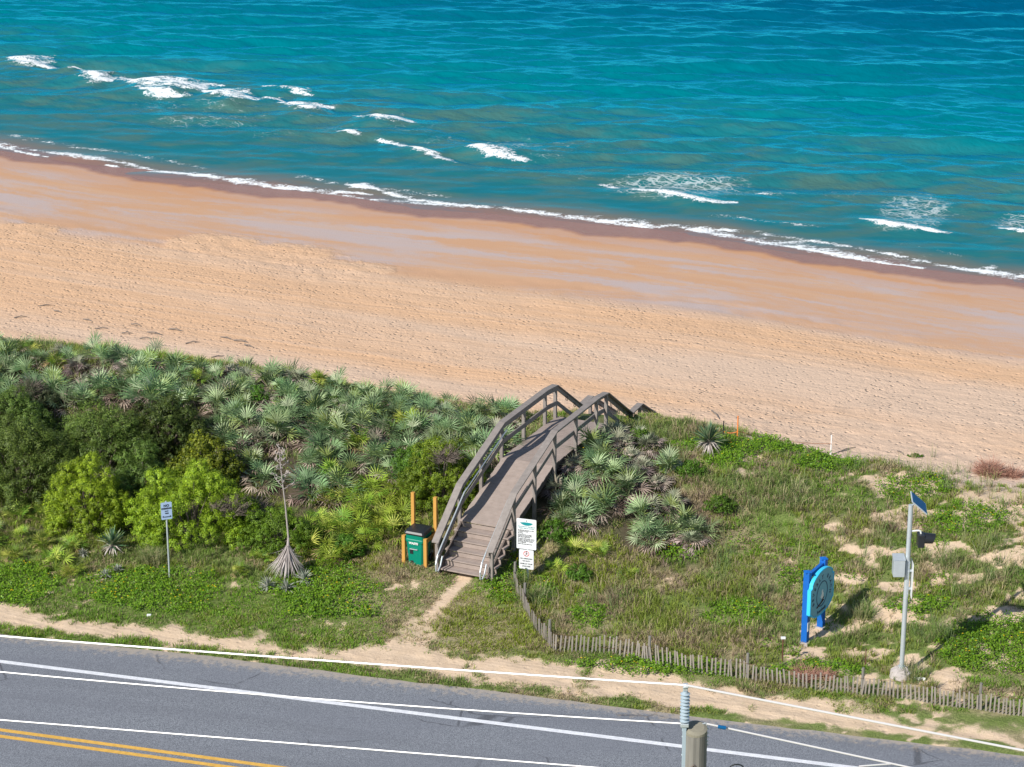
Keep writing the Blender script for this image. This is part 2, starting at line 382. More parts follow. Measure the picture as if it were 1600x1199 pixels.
wob = n.noise(1.0, n.xyz(n.ma('MULTIPLY', asu, .22), 0.0, 0.0), 3)
wedge = n.ma('ADD', asv, n.ma('MULTIPLY', n.ma('SUBTRACT', wob, .5), -4.5))
wet = n.ss(wedge, 1.9, 1.1)
damp = n.ss(wedge, 5.0, 2.2)
bc = n.mix(n.ma('MULTIPLY', damp, .5), bc, (.55, .28, .14))
bc = n.mix(wet, bc, (.29, .125, .09))
toe = n.ss(adn, -9.0, -4.5)
bc = n.mix(n.ma('MULTIPLY', toe, .8), bc, (.58, .475, .41))
dsand = n.mix(nm, (.57, .42, .28), (.68, .53, .39))
dsand = n.mix(n.ss(nf, .55, .72), dsand, (.40, .30, .20))
c = n.mix(n.ss(adn, -2.0, 1.0), bc, dsand)
nf2 = n.noise(30, ps, 4, .8); tc = n.mix(n.ss(nf2, .35, .65), (.06, .09, .02), (.21, .27, .075)); td = n.mix(n.ss(nf2, .35, .65), (.14, .12, .06), (.46, .38, .23))
tcol = n.mix(n.ma('MULTIPLY', tB, .9), tc, td)
tedge = n.ma('ADD', tR, n.ma('MULTIPLY', n.ma('SUBTRACT', nf2, .5), 1.9))
c = n.mix(n.ss(tedge, .25, .75), c, tcol)
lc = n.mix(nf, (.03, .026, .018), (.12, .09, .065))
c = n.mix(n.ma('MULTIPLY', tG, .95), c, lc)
rough = n.mix(wet, (.9, .9, .9), (.22, .22, .22))
hb = n.ma('MULTIPLY', n.ma('SUBTRACT', n.ma('ADD', n.ma('MULTIPLY', pit, 1.1), n.ma('MULTIPLY', foot2, .75)), .86), n.ma('MULTIPLY_ADD', n.ma('MULTIPLY', isdry, n.ma('MULTIPLY_ADD', n.ss(n.noise(.28, ps, 3), .35, .65), .55, .45)), .64, .03))
hb = n.ma('MULTIPLY', hb, n.ma('MULTIPLY_ADD', n.ss(adn, -3.0, -6.0), .7, .3)); hb = n.ma('ADD', hb, n.ma('MULTIPLY', trk, n.ma('MULTIPLY', isdry, .5)))
b1 = n.bump(hb, n.ma('SUBTRACT', 1.0, n.ma('MULTIPLY', wet, .97)), .13)
b2 = n.bump(nf, .5, .03, b1)
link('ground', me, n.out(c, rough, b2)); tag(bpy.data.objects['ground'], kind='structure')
# ------------------------------------------------------------------ road
e0 = P(0, 993); e1 = P(1600, 1183); ed = Vector(e1-e0); ed.z = 0; ed.normalize(); en = Vector((-ed.y, ed.x, 0))
rx = np.arange(-60, 60.01, .5); rv = [0, -.6, -2, -4, -6, -8, -10, -11.5]
RV = []
for v in rv:
    for x in rx:
        yy = float(y_road(x)) if v > -.1 else float(e0[1]+(x-e0[0])*ed.y/ed.x)+v
        RV.append((x, yy+(rnd.uniform(-.035, .035) if v > -.1 else 0), 0.03 if v < -.1 else .025))
nn = len(rx); RF = [(i*nn+j, (i+1)*nn+j, (i+1)*nn+j+1, i*nn+j+1) for i in range(len(rv)-1) for j in range(nn-1)]
n = N('asphalt', .85, .25); ps = n.pos(); a1 = n.noise(45, ps, 2, .7); a2 = n.noise(.5, n.sc(ps, (.35, 1.2, 1)), 4); a3 = n.noise(6, ps, 4, .7)
sp3 = n.n('ShaderNodeSeparateXYZ'); n.put(sp3.inputs[0], ps)
rv_ = n.ma('ADD', n.ma('ADD', n.ma('MULTIPLY', sp3.outputs[0], en.x), n.ma('MULTIPLY', sp3.outputs[1], en.y)), -(e0[0]*en.x+e0[1]*en.y)); ru_ = n.ma('ADD', n.ma('MULTIPLY', sp3.outputs[0], ed.x), n.ma('MULTIPLY', sp3.outputs[1], ed.y))
lane = n.noise(1.0, n.xyz(n.ma('MULTIPLY', ru_, .05), n.ma('MULTIPLY', rv_, 1.1)), 3, .6)
crk = n.vor(.55, n.xyz(n.ma('MULTIPLY', ru_, .5), n.ma('ADD', rv_, n.ma('MULTIPLY', a2, 1.5))), 'DISTANCE_TO_EDGE')
c = n.mix(n.ss(a1, .3, .7), (.085, .095, .112), (.31, .325, .355)); c = n.mix(n.ma('MULTIPLY', n.ss(a2, .35, .7), .5), c, (.17, .18, .21))
c = n.mix(n.ma('MULTIPLY', n.ss(lane, .45, .65), .3), c, (.13, .135, .155))
c = n.mix(n.ma('MULTIPLY', n.ss(a3, .69, .76), .8), c, (.03, .03, .035)); c = n.mix(n.ma('MULTIPLY', n.ma('MULTIPLY', n.ss(crk, .012, .004), n.ss(a2, .5, .6)), .55), c, (.04, .04, .045))
c = n.mix(n.ma('MULTIPLY', n.ss(n.ma('ADD', rv_, n.ma('MULTIPLY', n.ma('SUBTRACT', a3, .5), 1.6)), -.45, .1), .55), c, (.50, .41, .31))
link('road', npmesh('road', RV, np.array(RF)), n.out(c, nrm=n.bump(a1, .5, .01))); tag(bpy.data.objects['road'], kind='structure')
def stripe(name, a, b, w, mat, z=.036, dash=None):
    a = Vector(P(*a)); b = Vector(P(*b)); a.z = b.z = 0; d = (b-a).normalized(); nn = Vector((-d.y, d.x, 0))*w/2; mb = MB()
    A = a-d*30; L = (b-a).length+60; k = 0; st = 1.0
    while k < L:
        p = A+d*k; q = A+d*min(k+st, L); mb.add([(p-nn)[:2]+(z,), (q-nn)[:2]+(z,), (q+nn)[:2]+(z,), (p+nn)[:2]+(z,)], [(0, 1, 2, 3)]); k += st
    o = mb.build(name, mat); tag(o, kind='structure'); return o
def paint(name, c1, c2):
    n = N(name, .6, .3); k = n.noise(9, n.pos(), 5, .7); f = n.noise(60, n.pos(), 2)
    c = n.mix(n.ss(k, .35, .7), c2, c1); c = n.mix(n.ma('MULTIPLY', n.ss(f, .56, .66), .35), c, (.25, .25, .24)); return n.out(c)
pw = paint('white_line_paint', (.82, .83, .86), (.66, .67, .70)); py_ = paint('yellow_line_paint', (.80, .46, .09), (.62, .36, .07))
stripe('road_edge_line', (0, 1035.5), (1311, 1199), .17, pw)
stripe('centre_line', (0, 1142.5), (420, 1199), .15, py_); stripe('centre_line', (0, 1152.5), (344, 1199), .15, py_)
# ------------------------------------------------------------------ sea
bx = np.concatenate([np.array([-3000, -1200, -500, -200, -100, -60]), np.arange(-42, 42, .13), np.array([42, 60, 100, 200, 500, 1200, 3000])])
bb = np.concatenate([np.arange(-2, 62, .135), np.arange(62, 82, .25), np.array([82, 88, 100, 140, 220, 400, 900, 2000, 4000])])
BX, BB = np.meshgrid(bx, bb)
BY = y_wat(BX)+BB/.9
wr = np.random.default_rng(5)
WZ = np.zeros_like(BX); sdir = math.radians(-115)
for i in range(90):
    lam = .8*(8.5/.8)**(i/89.) ; th = sdir+math.radians(24)+wr.normal(0, .42 if lam < 2.5 else .24); k = 2*math.pi/lam
    amp = .0072*lam**.75*wr.uniform(.4, 1.3)*(1.35 if 3 < lam < 6.5 else .72)
    ph = k*(BX*math.cos(th)+BY*math.sin(th))+wr.uniform(0, 6.28)+(fbm(BX, BY, 9, 200+i, 1)-.5)*2.2
    WZ += amp*(np.sin(ph)+.22*np.sin(2*ph+1.57)) if lam > 1.6 else amp*1.05*np.sin(ph)
fade = sstep(0, 14, BB); WZ *= (.18+.82*fade)*np.where(np.abs(BX) > 43, .0, 1)*sstep(82, 72, BB)
foam = np.zeros_like(BX); lace = np.zeros_like(BX); brk = np.zeros_like(BX)
def seg(pts, w, a, back=.6, ridge=0.0, shape=1):
    """breaking crest: foam along a polyline on the water, trailing seaward"""
    global foam, brk
    if a < .5: w *= .85
    a = max(a, .56)
    q = [P(p[0], p[1], SEA)[:2] for p in pts]
    lo = min(p[0] for p in q)-4; hi = max(p[0] for p in q)+4; L = 0; tot = sum(math.dist(q[i], q[i+1]) for i in range(len(q)-1))
    jm = (BX > lo) & (BX < hi); m = np.where(jm.any(0))[0]
    ly = min(p[1] for p in q)-5; hy = max(p[1] for p in q)+5
    sl = (slice(None), slice(m[0], m[-1]+1)); X_, Y_ = BX[sl], BY[sl]
    best = np.full(X_.shape, 1e9); sgn = np.zeros(X_.shape); tt = np.zeros(X_.shape)
    for i in range(len(q)-1):
        ax, ay = q[i]; dx, dy = q[i+1][0]-ax, q[i+1][1]-ay; l = math.hypot(dx, dy)
        t = np.clip(((X_-ax)*dx+(Y_-ay)*dy)/l**2, 0, 1); ddx = X_-ax-t*dx; ddy = Y_-ay-t*dy; d = np.hypot(ddx, ddy)
        u = d < best; best = np.where(u, d, best); sgn = np.where(u, np.sign(ddy), sgn); tt = np.where(u, (L+t*l)/tot, tt); L += l
    tp = (np.clip(np.minimum(tt, 1-tt)*2*shape+.35, 0, 1))
    ww = w*.78*tp*(.45+1.1*fbm(X_, Y_, .7, 301)); ww = np.where(sgn > 0, ww*(1+back), ww*.75)
    f = min(a*1.15, 1.0)*(1-np.clip(best/(ww*1.75), 0, 1))**.8
    foam[sl] = np.maximum(foam[sl], f); brk[sl] = np.maximum(brk[sl], ridge*np.exp(-((best)/(w*1.7))**2)*tp)
seg([(-60, 92), (0, 92), (16, 93)], .35, .75, ridge=.2)
seg([(18, 94), (40, 104), (78, 109)], .95, 1.15, ridge=.4); seg([(92, 110), (130, 115)], .5, .95, ridge=.3); seg([(133, 120), (150, 130), (174, 130)], .9, 1.1, ridge=.4)
seg([(202, 130), (240, 138), (280, 142), (318, 145)], 1.5, 1.25, ridge=.5); seg([(218, 146), (255, 155), (280, 155)], .8, .95, ridge=.2)
seg([(300, 138), (350, 137)], .3, .7); seg([(322, 149), (360, 157), (398, 160)], 1.0, 1.1, ridge=.4); seg([(412, 138), (480, 148)], .3, .7, ridge=.2); seg([(455, 146), (484, 151)], .45, .75)
seg([(400, 156), (445, 162)], .4, .8, ridge=.3)
seg([(445, 166), (480, 174), (520, 170)], .75, 1.1, ridge=.4); seg([(560, 184), (600, 192), (644, 196)], .75, 1.1, ridge=.4); seg([(612, 186), (636, 183)], .3, .65)
seg([(528, 210), (560, 215)], .4, .9, ridge=.2); seg([(594, 219), (640, 232), (680, 247), (712, 255)], .36, 1.0, ridge=.2)
seg([(724, 232), (770, 246), (820, 251)], .6, 1.1, ridge=.3)
seg([(938, 288), (968, 293)], .3, .8); seg([(990, 299), (1040, 307), (1090, 319), (1128, 321), (1150, 319)], .48, 1.05, ridge=.25); seg([(1180, 301), (1208, 305)], .3, .7)
seg([(1348, 345), (1390, 355), (1430, 361), (1482, 366)], .42, 1.05, ridge=.2); seg([(1565, 359), (1600, 368), (1650, 372)], .4, 1.05, ridge=.2)
seg([(540, 290), (565, 294), (586, 296)], .5, 1.0, ridge=.1)
# swash edge
seg([(-200, 205), (0, 229), (40, 240), (75, 247)], .32, .85, back=.4); seg([(78, 240), (120, 247), (172, 253)], .42, 1.0, ridge=.1)
seg([(168, 259), (215, 265), (300, 274), (370, 284), (440, 295), (520, 300), (580, 304)], .36, .95, back=.5); seg([(586, 296), (640, 310), (700, 320), (800, 328)], .3, .9)
seg([(800, 328), (870, 337), (930, 345), (1020, 356)], .34, 1.0); seg([(930, 345), (1000, 351), (1030, 355)], .4, .8)
seg([(1060, 354), (1100, 361), (1150, 370)], .42, 1.05); seg([(1162, 375), (1230, 386), (1300, 398), (1370, 410), (1440, 419)], .26, .85, back=1.5)
seg([(1466, 413), (1520, 421), (1560, 427), (1602, 433), (1700, 450)], .42, 1.05)
seg([(1120, 368), (1250, 386), (1350, 404)], .7, .42)
LQ = [(1060, 292, 110, 22, .95), (1120, 300, 90, 14, .6), (1430, 330, 60, 30, .9), (1415, 350, 60, 14, .9), (800, 228, 70, 16, .65), (700, 220, 60, 10, .45), (640, 205, 60, 12, .45), (330, 190, 120, 12, .5), (430, 212, 70, 10, .4),
      (520, 205, 50, 12, .5), (250, 165, 60, 12, .45), (1590, 350, 40, 14, .9), (500, 180, 90, 14, .35), (860, 235, 60, 20, .5), (1500, 330, 70, 16, .4), (900, 270, 80, 20, .4), (300, 250, 200, 25, .28), (600, 270, 150, 25, .25), (1320, 300, 80, 14, .45), (1230, 300, 60, 12, .5), (1350, 405, 120, 12, .6), (340, 165, 80, 14, .45), (800, 260, 90, 20, .25), (1180, 262, 60, 8, .3)]
wl = (vn(BX, BY*0, 3.1, 311)-.5)*1.1+(vn(BX, BY*0, 9, 312)-.5)*1.6
foam = np.maximum(foam, .62*np.exp(-((BB-.9-wl)/.26)**2)*(.75+.5*vn(BX, BY, 1.3, 313)))
foam = np.maximum(foam, .42*np.exp(-((BB-2.6-wl*1.3)/.3)**2)*sstep(.35, .7, vn(BX, BY*0, 4, 314)))
qx, qy = proj(BX, BY, SEA); lace = ell(qx, qy, LQ, .75)*(BB > 0)
WZ = WZ+brk
V = np.stack([BX, BY, SEA+WZ], -1).reshape(-1, 3)
nY, nX = BX.shape; ii = np.arange(nY*nX).reshape(nY, nX)
F = np.stack([ii[:-1, :-1], ii[:-1, 1:], ii[1:, 1:], ii[1:, :-1]], -1).reshape(-1, 4)
me = npmesh('sea', V, F, attrs={'foam': foam, 'lace': lace, 'off': BB, 'ht': WZ, 'su': BX*.9-BY*.42}, smooth=True)
n = N('sea_water', .14, .5)
ps = n.pos(); off = n.at('off'); fo = n.at('foam'); la = n.at('lace'); su_ = n.at('su'); ht = n.at('ht')
pa = n.noise(.11, n.sc(ps, (.6, 1.6, 1)), 4, .55); pb = n.noise(.5, n.sc(ps, (.7, 1.7, 1)), 4)
offn = n.ma('ADD', off, n.ma('MULTIPLY', n.ma('SUBTRACT', pa, .5), 16))
deep = n.mix(n.ss(off, 20, 58), (.0, .165, .20), (.0, .078, .155))
shal = n.mix(n.ss(pb, .40, .62), (.016, .145, .165), (.055, .145, .135))
brown = (.06, .135, .11)
c = n.mix(n.ss(offn, 10, 26), shal, deep)
bandm = n.ma('MULTIPLY', n.ss(offn, 5, 10), n.ss(offn, 24, 15)); c = n.mix(n.ma('MULTIPLY', bandm, n.ma('MULTIPLY', n.ss(pb, .52, .72), .32)), c, brown)
wv = n.ma('ADD', off, n.ma('MULTIPLY', n.ma('SUBTRACT', n.noise(1.0, n.xyz(n.ma('MULTIPLY', su_, .14), 0.0, 0.0), 2), .5), 3.0))
c = n.mix(n.ss(wv, 3.2, 1.0), c, (.17, .15, .12)); c = n.mix(n.ss(wv, 1.3, .2), c, (.25, .15, .12))
f1 = n.noise(1.7, n.sc(ps, (.8, 1.3, 1)), 5, .75); f2 = n.noise(9, ps, 3, .7)
fm = n.ma('ADD', fo, n.ma('MULTIPLY', n.ma('SUBTRACT', f1, .5), 2.9)); fm = n.ma('ADD', fm, n.ma('MULTIPLY', n.ma('SUBTRACT', f2, .5), 1.7))
fmask = n.ma('MULTIPLY', n.ss(fm, .36, .92), n.ss(fo, .02, .15))
wp = n.n('ShaderNodeVectorMath', operation='ADD'); n.put(wp.inputs[0], n.xyz(n.ma('MULTIPLY', su_, .75), n.ma('MULTIPLY', off, 1.8)))
nv = n.n('ShaderNodeTexNoise'); nv.inputs['Scale'].default_value = 1.4; n.t.links.new(ps, nv.inputs['Vector'])
n.put(wp.inputs[1], nv.outputs['Color']); vd = n.vor(1.3, wp.outputs[0], 'DISTANCE_TO_EDGE'); vd2 = n.vor(2.9, wp.outputs[0], 'DISTANCE_TO_EDGE')
lw = n.ma('MULTIPLY', la, .07); lm = n.ma('MAXIMUM', n.ss(n.ma('SUBTRACT', vd, lw), .035, -.04), n.ma('MULTIPLY', n.ss(n.ma('SUBTRACT', vd2, n.ma('MULTIPLY', lw, .75)), .02, -.02), .7))
lm = n.ma('MULTIPLY', n.ma('MULTIPLY', lm, n.ss(n.ma('ADD', la, n.ma('MULTIPLY', n.ma('SUBTRACT', f1, .5), 1.6)), .38, .75)), n.ss(la, .05, .3))
mk = n.ma('MAXIMUM', fmask, n.ma('MULTIPLY', lm, .42), cl=True)
c = n.mix(mk, c, (.86, .89, .90))
rough = n.mix(mk, (.3, .3, .3), (.9, .9, .9))
r1 = n.noise(1.0, n.xyz(n.ma('MULTIPLY', su_, .62), n.ma('MULTIPLY', off, 1.05)), 3, .6, .3); r2 = n.noise(1.0, n.xyz(n.ma('MULTIPLY', su_, 1.7), n.ma('MULTIPLY', off, 2.6)), 3, .6)
hh = n.ma('ADD', n.ma('MULTIPLY', r1, .7), n.ma('MULTIPLY', r2, .5)); calm = n.ma('MULTIPLY_ADD', n.ss(off, 1.0, 14), .65, .2)
bm = n.bump(hh, calm, .16); bm2 = n.bump(n.ma('MULTIPLY', f2, fmask), .45, .15, bm)
n.out(c, .7, bm2, Specular_IOR_Level=.0)
gl = n.n('ShaderNodeBsdfGlossy'); n.put(gl.inputs['Color'], (.04, .78, .96, 1)); n.put(gl.inputs['Roughness'], .26); n.put(gl.inputs['Normal'], bm)
fr = n.n('ShaderNodeFresnel'); fr.inputs['IOR'].default_value = 1.33; n.put(fr.inputs['Normal'], bm)
ff = n.ma('MULTIPLY', n.ma('MULTIPLY', n.ma('SUBTRACT', fr.outputs[0], .08), 2.6, cl=True), n.ma('MULTIPLY', n.ma('SUBTRACT', 1.0, mk), n.ma('MULTIPLY_ADD', n.ss(off, 0, 20), .5, .5)), cl=True)
ms = n.n('ShaderNodeMixShader'); n.put(ms.inputs[0], ff); n.t.links.new(n.b.outputs[0], ms.inputs[1]); n.t.links.new(gl.outputs[0], ms.inputs[2]); n.t.links.new(ms.outputs[0], n.t.nodes['Material Output'].inputs[0])
link('sea', me, n.m); tag(bpy.data.objects['sea'], kind='structure')
# ------------------------------------------------------------------ vegetation builders
def frame_of(d):
    d = d/np.linalg.norm(d, axis=-1, keepdims=True); up = np.array([0, 0, 1.])
    s = np.cross(d, up); s /= np.maximum(np.linalg.norm(s, axis=-1, keepdims=True), 1e-6); return d, s, np.cross(s, d)
def palm_variant(seed, kind):
    r = np.random.default_rng(seed); out = {}
    def fans(nl, el_rng, pl_rng, R, nb, cols, droop, w=.017):
        V = []; Fq = []; C = []
        for i in range(nl):
            az = i*2.4+r.uniform(-.4, .4); el = math.radians(r.uniform(*el_rng)); pl = r.uniform(*pl_rng)
            p = np.array([math.cos(az)*math.cos(el), math.sin(az)*math.cos(el), math.sin(el)])
            base = p*pl+np.array([0, 0, .12]); tw = r.uniform(-.5, .5)
            s = np.cross(p, [0, 0, 1.]); s /= np.linalg.norm(s); nrm = np.cross(s, p); s = s*math.cos(tw)+nrm*math.sin(tw); nrm = np.cross(s, p)
            q = p*math.cos(.25)-nrm*math.sin(.25)*droop; q /= np.linalg.norm(q)
            col = np.array(cols[r.integers(len(cols))])*r.uniform(.7, 1.25)
            n0 = len(V); sw = s*.008; V += [sw+[0, 0, .05], -sw+[0, 0, .05], base-sw, base+sw]; C += [col*.9]*4; Fq.append((n0, n0+1, n0+2, n0+3))
            sp = math.radians(r.uniform(75, 105)); rr = R*r.uniform(.8, 1.15)
            for k in range(nb):
                t = (k+.5)/nb*2-1; a = t*sp; d = q*math.cos(a)+s*math.sin(a)+nrm*r.uniform(-.16, .16); d /= np.linalg.norm(d)
                L = rr*(1-.22*t*t)*r.uniform(.88, 1.08); side = np.cross(d, nrm); side /= np.linalg.norm(side)
                m = base+d*L*.45+nrm*.012; e = base+d*L-np.array([0, 0, 1.])*L*.10*droop*r.uniform(.4, 1.6)
                cc = col*r.uniform(.78, 1.25); n0 = len(V); V += [base, m+side*w, e, m-side*w]; C += [cc*.9, cc, cc*1.08, cc]; Fq.append((n0, n0+1, n0+2, n0+3))
        return np.array(V), np.array(Fq), np.clip(np.array(C), 0, .9)
    if kind == 'silver':
        out['fronds'] = fans(r.integers(13, 18), (14, 88), (.18, .56), .49, 12, [(.24, .34, .15), (.32, .42, .21), (.10, .18, .07), (.43, .51, .30), (.26, .34, .10), (.13, .22, .09), (.17, .27, .12)], .7, .017)
        out['dead_fronds'] = fans(r.integers(9, 15), (-14, 28), (.2, .55), .42, 9, [(.28, .21, .17), (.38, .29, .24), (.16, .11, .09), (.46, .37, .30)], 1.6)
    elif kind == 'green':
        out['fronds'] = fans(r.integers(12, 17), (20, 85), (.2, .5), .42, 12, [(.26, .36, .035), (.34, .42, .06), (.15, .27, .03), (.42, .44, .09)], 1.0, .014)
        out['dead_fronds'] = fans(r.integers(3, 6), (0, 30), (.15, .35), .32, 8, [(.38, .28, .14), (.26, .20, .11)], 1.5)
    elif kind == 'dry':
        out['fronds'] = fans(r.integers(11, 15), (15, 80), (.15, .35), .36, 12, [(.24, .28, .17), (.40, .34, .27), (.30, .31, .21)], 1.1)
        out['dead_fronds'] = fans(r.integers(14, 20), (-10, 45), (.12, .38), .38, 11, [(.30, .23, .215), (.38, .30, .28), (.20, .145, .14), (.44, .36, .31)], 1.7)
    return out
PV = {}
for kd, nv_ in (('silver', 8), ('green', 6), ('dry', 4)):
    PV[kd] = []
    for i in range(nv_):
        o = palm_variant(100+i*7+len(kd), kd)
        PV[kd].append((npmesh('fronds', *o['fronds'][:2], cols=o['fronds'][2]), npmesh('dead_fronds', *o['dead_fronds'][:2], cols=o['dead_fronds'][2])))
npalm = 0
def palm(kind, x, y, sc, label, group, sink=.05, tilt=True):
    global npalm; npalm += 1
    e = empty('saw_palmetto', (x, y, float(hgt(x, y))-sink), rnd.uniform(0, 6.28), label, 'palmetto', group)
    e.rotation_euler = (rnd.uniform(-.22, .12) if tilt else 0, rnd.uniform(-.15, .15) if tilt else 0, rnd.uniform(0, 6.28)); e.scale = (sc,)*3
    a, b = rnd.choice(PV[kind]); link('fronds', a, M['palm'], e); link('dead_fronds', b, M['dead'], e); return e
def quads_leaves(pos, nor, size, asp, cols, r):
    n = len(pos); t = r.normal(size=(n, 3)); t -= nor*(t*nor).sum(1, keepdims=True); t /= np.linalg.norm(t, axis=1, keepdims=True); b = np.cross(nor, t)
    sz = size[:, None]
    V = np.stack([pos-t*sz*.5, pos+b*sz*asp*.5, pos+t*sz*.5, pos-b*sz*asp*.5], 1).reshape(-1, 3)
    return V, np.arange(4*n).reshape(n, 4), np.repeat(cols, 4, 0)
def shrub(px, py, rx, ry, h, c1, c2, nleaf, leaf, label, group=None, seed=1, nl=16, top=None, name='shrub', asp=.55, gappy=.0, twigs=None, cat='shrub'):
    nleaf = int(nleaf*2.3); leaf *= .70
    r = np.random.default_rng(seed); g = G(px, py); e = empty(name, g, 0, label, cat, group)
    cen = []; 
    nl = int(nl*1.7)
    for i in range(nl):
        th = i*2.4+r.uniform(-.3, .3); cz = 1-(i+.5)/nl*1.12; sp = math.sqrt(max(0, 1-cz*cz)); q = r.uniform(.23, .36)*min(rx, ry, h); k = r.uniform(.86, 1.06)
        cen.append(((rx*k-q)*sp*math.cos(th), (ry*k-q)*sp*math.sin(th), max(q*.55, (h*k-q)*cz), q))
    cen.append((0, 0, h*.45, .62*min(rx, ry, h)))
    for i in range(7): th = math.radians(-165+25*i); q = .27*min(rx, ry, h); cen.append(((rx-q)*.92*math.cos(th), (ry-q)*.92*math.sin(th), h*(.26 if i % 2 else .42), q))
    cen = np.array(cen); w = cen[:, 3]**2; pick = r.choice(len(cen), nleaf, p=w/w.sum()); cc = cen[pick]
    # second-level twig clumps on each lobe
    nsub = 26; sub = r.normal(size=(len(cen), nsub, 3)); sub[..., 2] = np.abs(sub[..., 2])*1.1-.25; sub /= np.linalg.norm(sub, axis=2, keepdims=True); subt = r.uniform(.72, 1.22, (len(cen), nsub))
    si = r.integers(0, nsub, nleaf); d = sub[pick, si]; jit = r.normal(size=(nleaf, 3)); jit /= np.linalg.norm(jit, axis=1, keepdims=True)
    rad = cc[:, 3]*r.uniform(.78, 1.12, nleaf); pos = cc[:, :3]+d*rad[:, None]+jit*(cc[:, 3]*.30*r.uniform(0, 1, nleaf)**.6)[:, None]
    ok = pos[:, 2] > .02; nor = d+jit*.9+np.array([0, 0, .25]); nor /= np.linalg.norm(nor, axis=1, keepdims=True)
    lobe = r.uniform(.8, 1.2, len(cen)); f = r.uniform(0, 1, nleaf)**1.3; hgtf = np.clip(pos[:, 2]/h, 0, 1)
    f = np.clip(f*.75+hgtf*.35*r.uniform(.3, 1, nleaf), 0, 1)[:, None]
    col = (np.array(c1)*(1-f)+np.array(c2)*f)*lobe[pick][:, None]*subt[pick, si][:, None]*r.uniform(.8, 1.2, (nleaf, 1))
    V, Fq, Cc = quads_leaves(pos[ok], nor[ok], leaf*r.uniform(.6, 1.3, ok.sum()), asp, col[ok], r)
    link('foliage', npmesh('foliage', V, Fq, cols=np.clip(Cc, 0, .9)), M['leaf'], e)
    mb = MB()
    for i in range(min(nl, 14)):
        c = cen[i]; mb.tube([(c[0]*.08, c[1]*.08, -.1), (c[0]*.45+r.uniform(-.05, .05), c[1]*.45, c[2]*.5), tuple(c[:3])], [.035, .022, .008], 5)
    mb.build('stems', M['stem'], e)
    for (tx, ty, tz, tr, tn) in (twigs or []): twig_ball(tr, tn, seed+5, e, (tx, ty, tz), 'bare_twigs')
    return e
def twig_ball(rad, n_, seed, parent, at, name, flat=.8, mat=None):
    r = random.Random(seed); mb = MB()
    for i in range(n_):
        d = Vector((r.gauss(0, 1), r.gauss(0, 1), abs(r.gauss(0, 1))*flat+.1)).normalized(); L = rad*r.uniform(.7, 1.15)
        a = d*rad*.2; m = d*L*.6+Vector((r.uniform(-.06, .06), r.uniform(-.06, .06), r.uniform(-.04, .06))); e_ = d*L+Vector((r.uniform(-.1, .1), r.uniform(-.1, .1), r.uniform(-.05, .1)))
        mb.tube([a, m, e_], [.009, .006, .003], 3, False)
        for k in range(2):
            f = m+Vector((r.uniform(-1, 1), r.uniform(-1, 1), r.uniform(-.3, 1)))*rad*.28; mb.tube([m, f], [.005, .002], 3, False)
    o = mb.build(name, mat or M['stem'], parent); o.location = at; return o
BR1, BR2 = (.15, .28, .015), (.40, .54, .035)
DK1, DK2 = (.055, .105, .018), (.18, .25, .045)
MD1, MD2 = (.05, .14, .012), (.16, .30, .03)
BUSH = []
def B(*a, **k): BUSH.append((a[0], a[1], a[2])); return shrub(*a, **k)
B(140, 830, 1.38, 1.1, 2.45, BR1, BR2, 27000, .062, 'bright lime green rounded shrub, left of the two tall bright ones', seed=3, nl=20, twigs=[(.55, -.1, 1.75, .35, 50)])
B(300, 842, 2.1, 1.2, 2.35, BR1, BR2, 38000, .062, 'broad bright green shrub directly behind the parking sign', seed=4, nl=26, twigs=[(1.3, -.5, 1.0, .6, 110), (.9, -.7, 1.2, .35, 50)])
B(436, 858, 1.2, .8, 1.4, (.07, .16, .012), (.22, .34, .03), 13000, .055, 'low rounded mid green shrub behind the dead yucca stalk', seed=5, nl=14)
B(693, 788, 1.36, 1.0, 2.15, (.09, .19, .012), (.27, .38, .03), 26000, .06, 'bright green shrub with a grey twiggy top, left of the boardwalk stairs', seed=6, nl=20, twigs=[(.1, -.45, 1.55, .5, 190)])
B(35, 775, 2.0, 1.7, 2.5, DK1, DK2, 30000, .07, 'large dark green shrub at the left edge, behind the bright lime shrub', seed=7, nl=24)
B(-110, 745, 1.7, 1.6, 2.2, DK1, DK2, 16000, .08, 'dark green shrub beyond the left end of the thicket', seed=8, nl=18)
B(165, 735, 1.8, 1.5, 2.2, DK1, DK2, 24000, .07, 'dark green shrub in the middle of the thicket, above the bright lime shrub', seed=9, nl=22)
B(225, 785, 1.2, 1.0, 1.9, DK1, DK2, 16000, .07, 'dark green shrub in the gap between the two bright shrubs', seed=13, nl=16)
B(20, 690, 1.5, 1.2, 1.9, DK1, DK2, 16000, .07, 'dark green shrub at the upper left edge of the thicket, below the palmettos', seed=14, nl=16)
B(262, 706, 1.45, 1.1, 1.9, (.03, .06, .012), (.11, .14, .025), 20000, .07, 'dark olive shrub with brownish tips standing among the palmettos', seed=10, nl=18)
B(322, 765, 1.3, 1.0, 1.8, (.05, .09, .01), (.27, .29, .02), 12000, .085, 'olive shrub with yellow-lit larger leaves behind the broad bright shrub', seed=11, nl=18, asp=.7)
B(50, 640, 1.0, .8, 1.0, (.05, .07, .03), (.12, .13, .06), 7000, .06, 'grey-brown half bare shrub among palmettos near the left edge', seed=12, nl=10, twigs=[(0, -.1, .5, .65, 170)])
B(540, 870, .7, .5, .75, MD1, MD2, 6000, .05, 'small dark green shrub between the dead yucca and the bin', seed=15, nl=8)
B(648, 745, .8, .7, 1.1, MD1, (.17, .30, .03), 8000, .055, 'small rounded dark green shrub at the left foot of the twig-topped shrub', seed=16, nl=10)
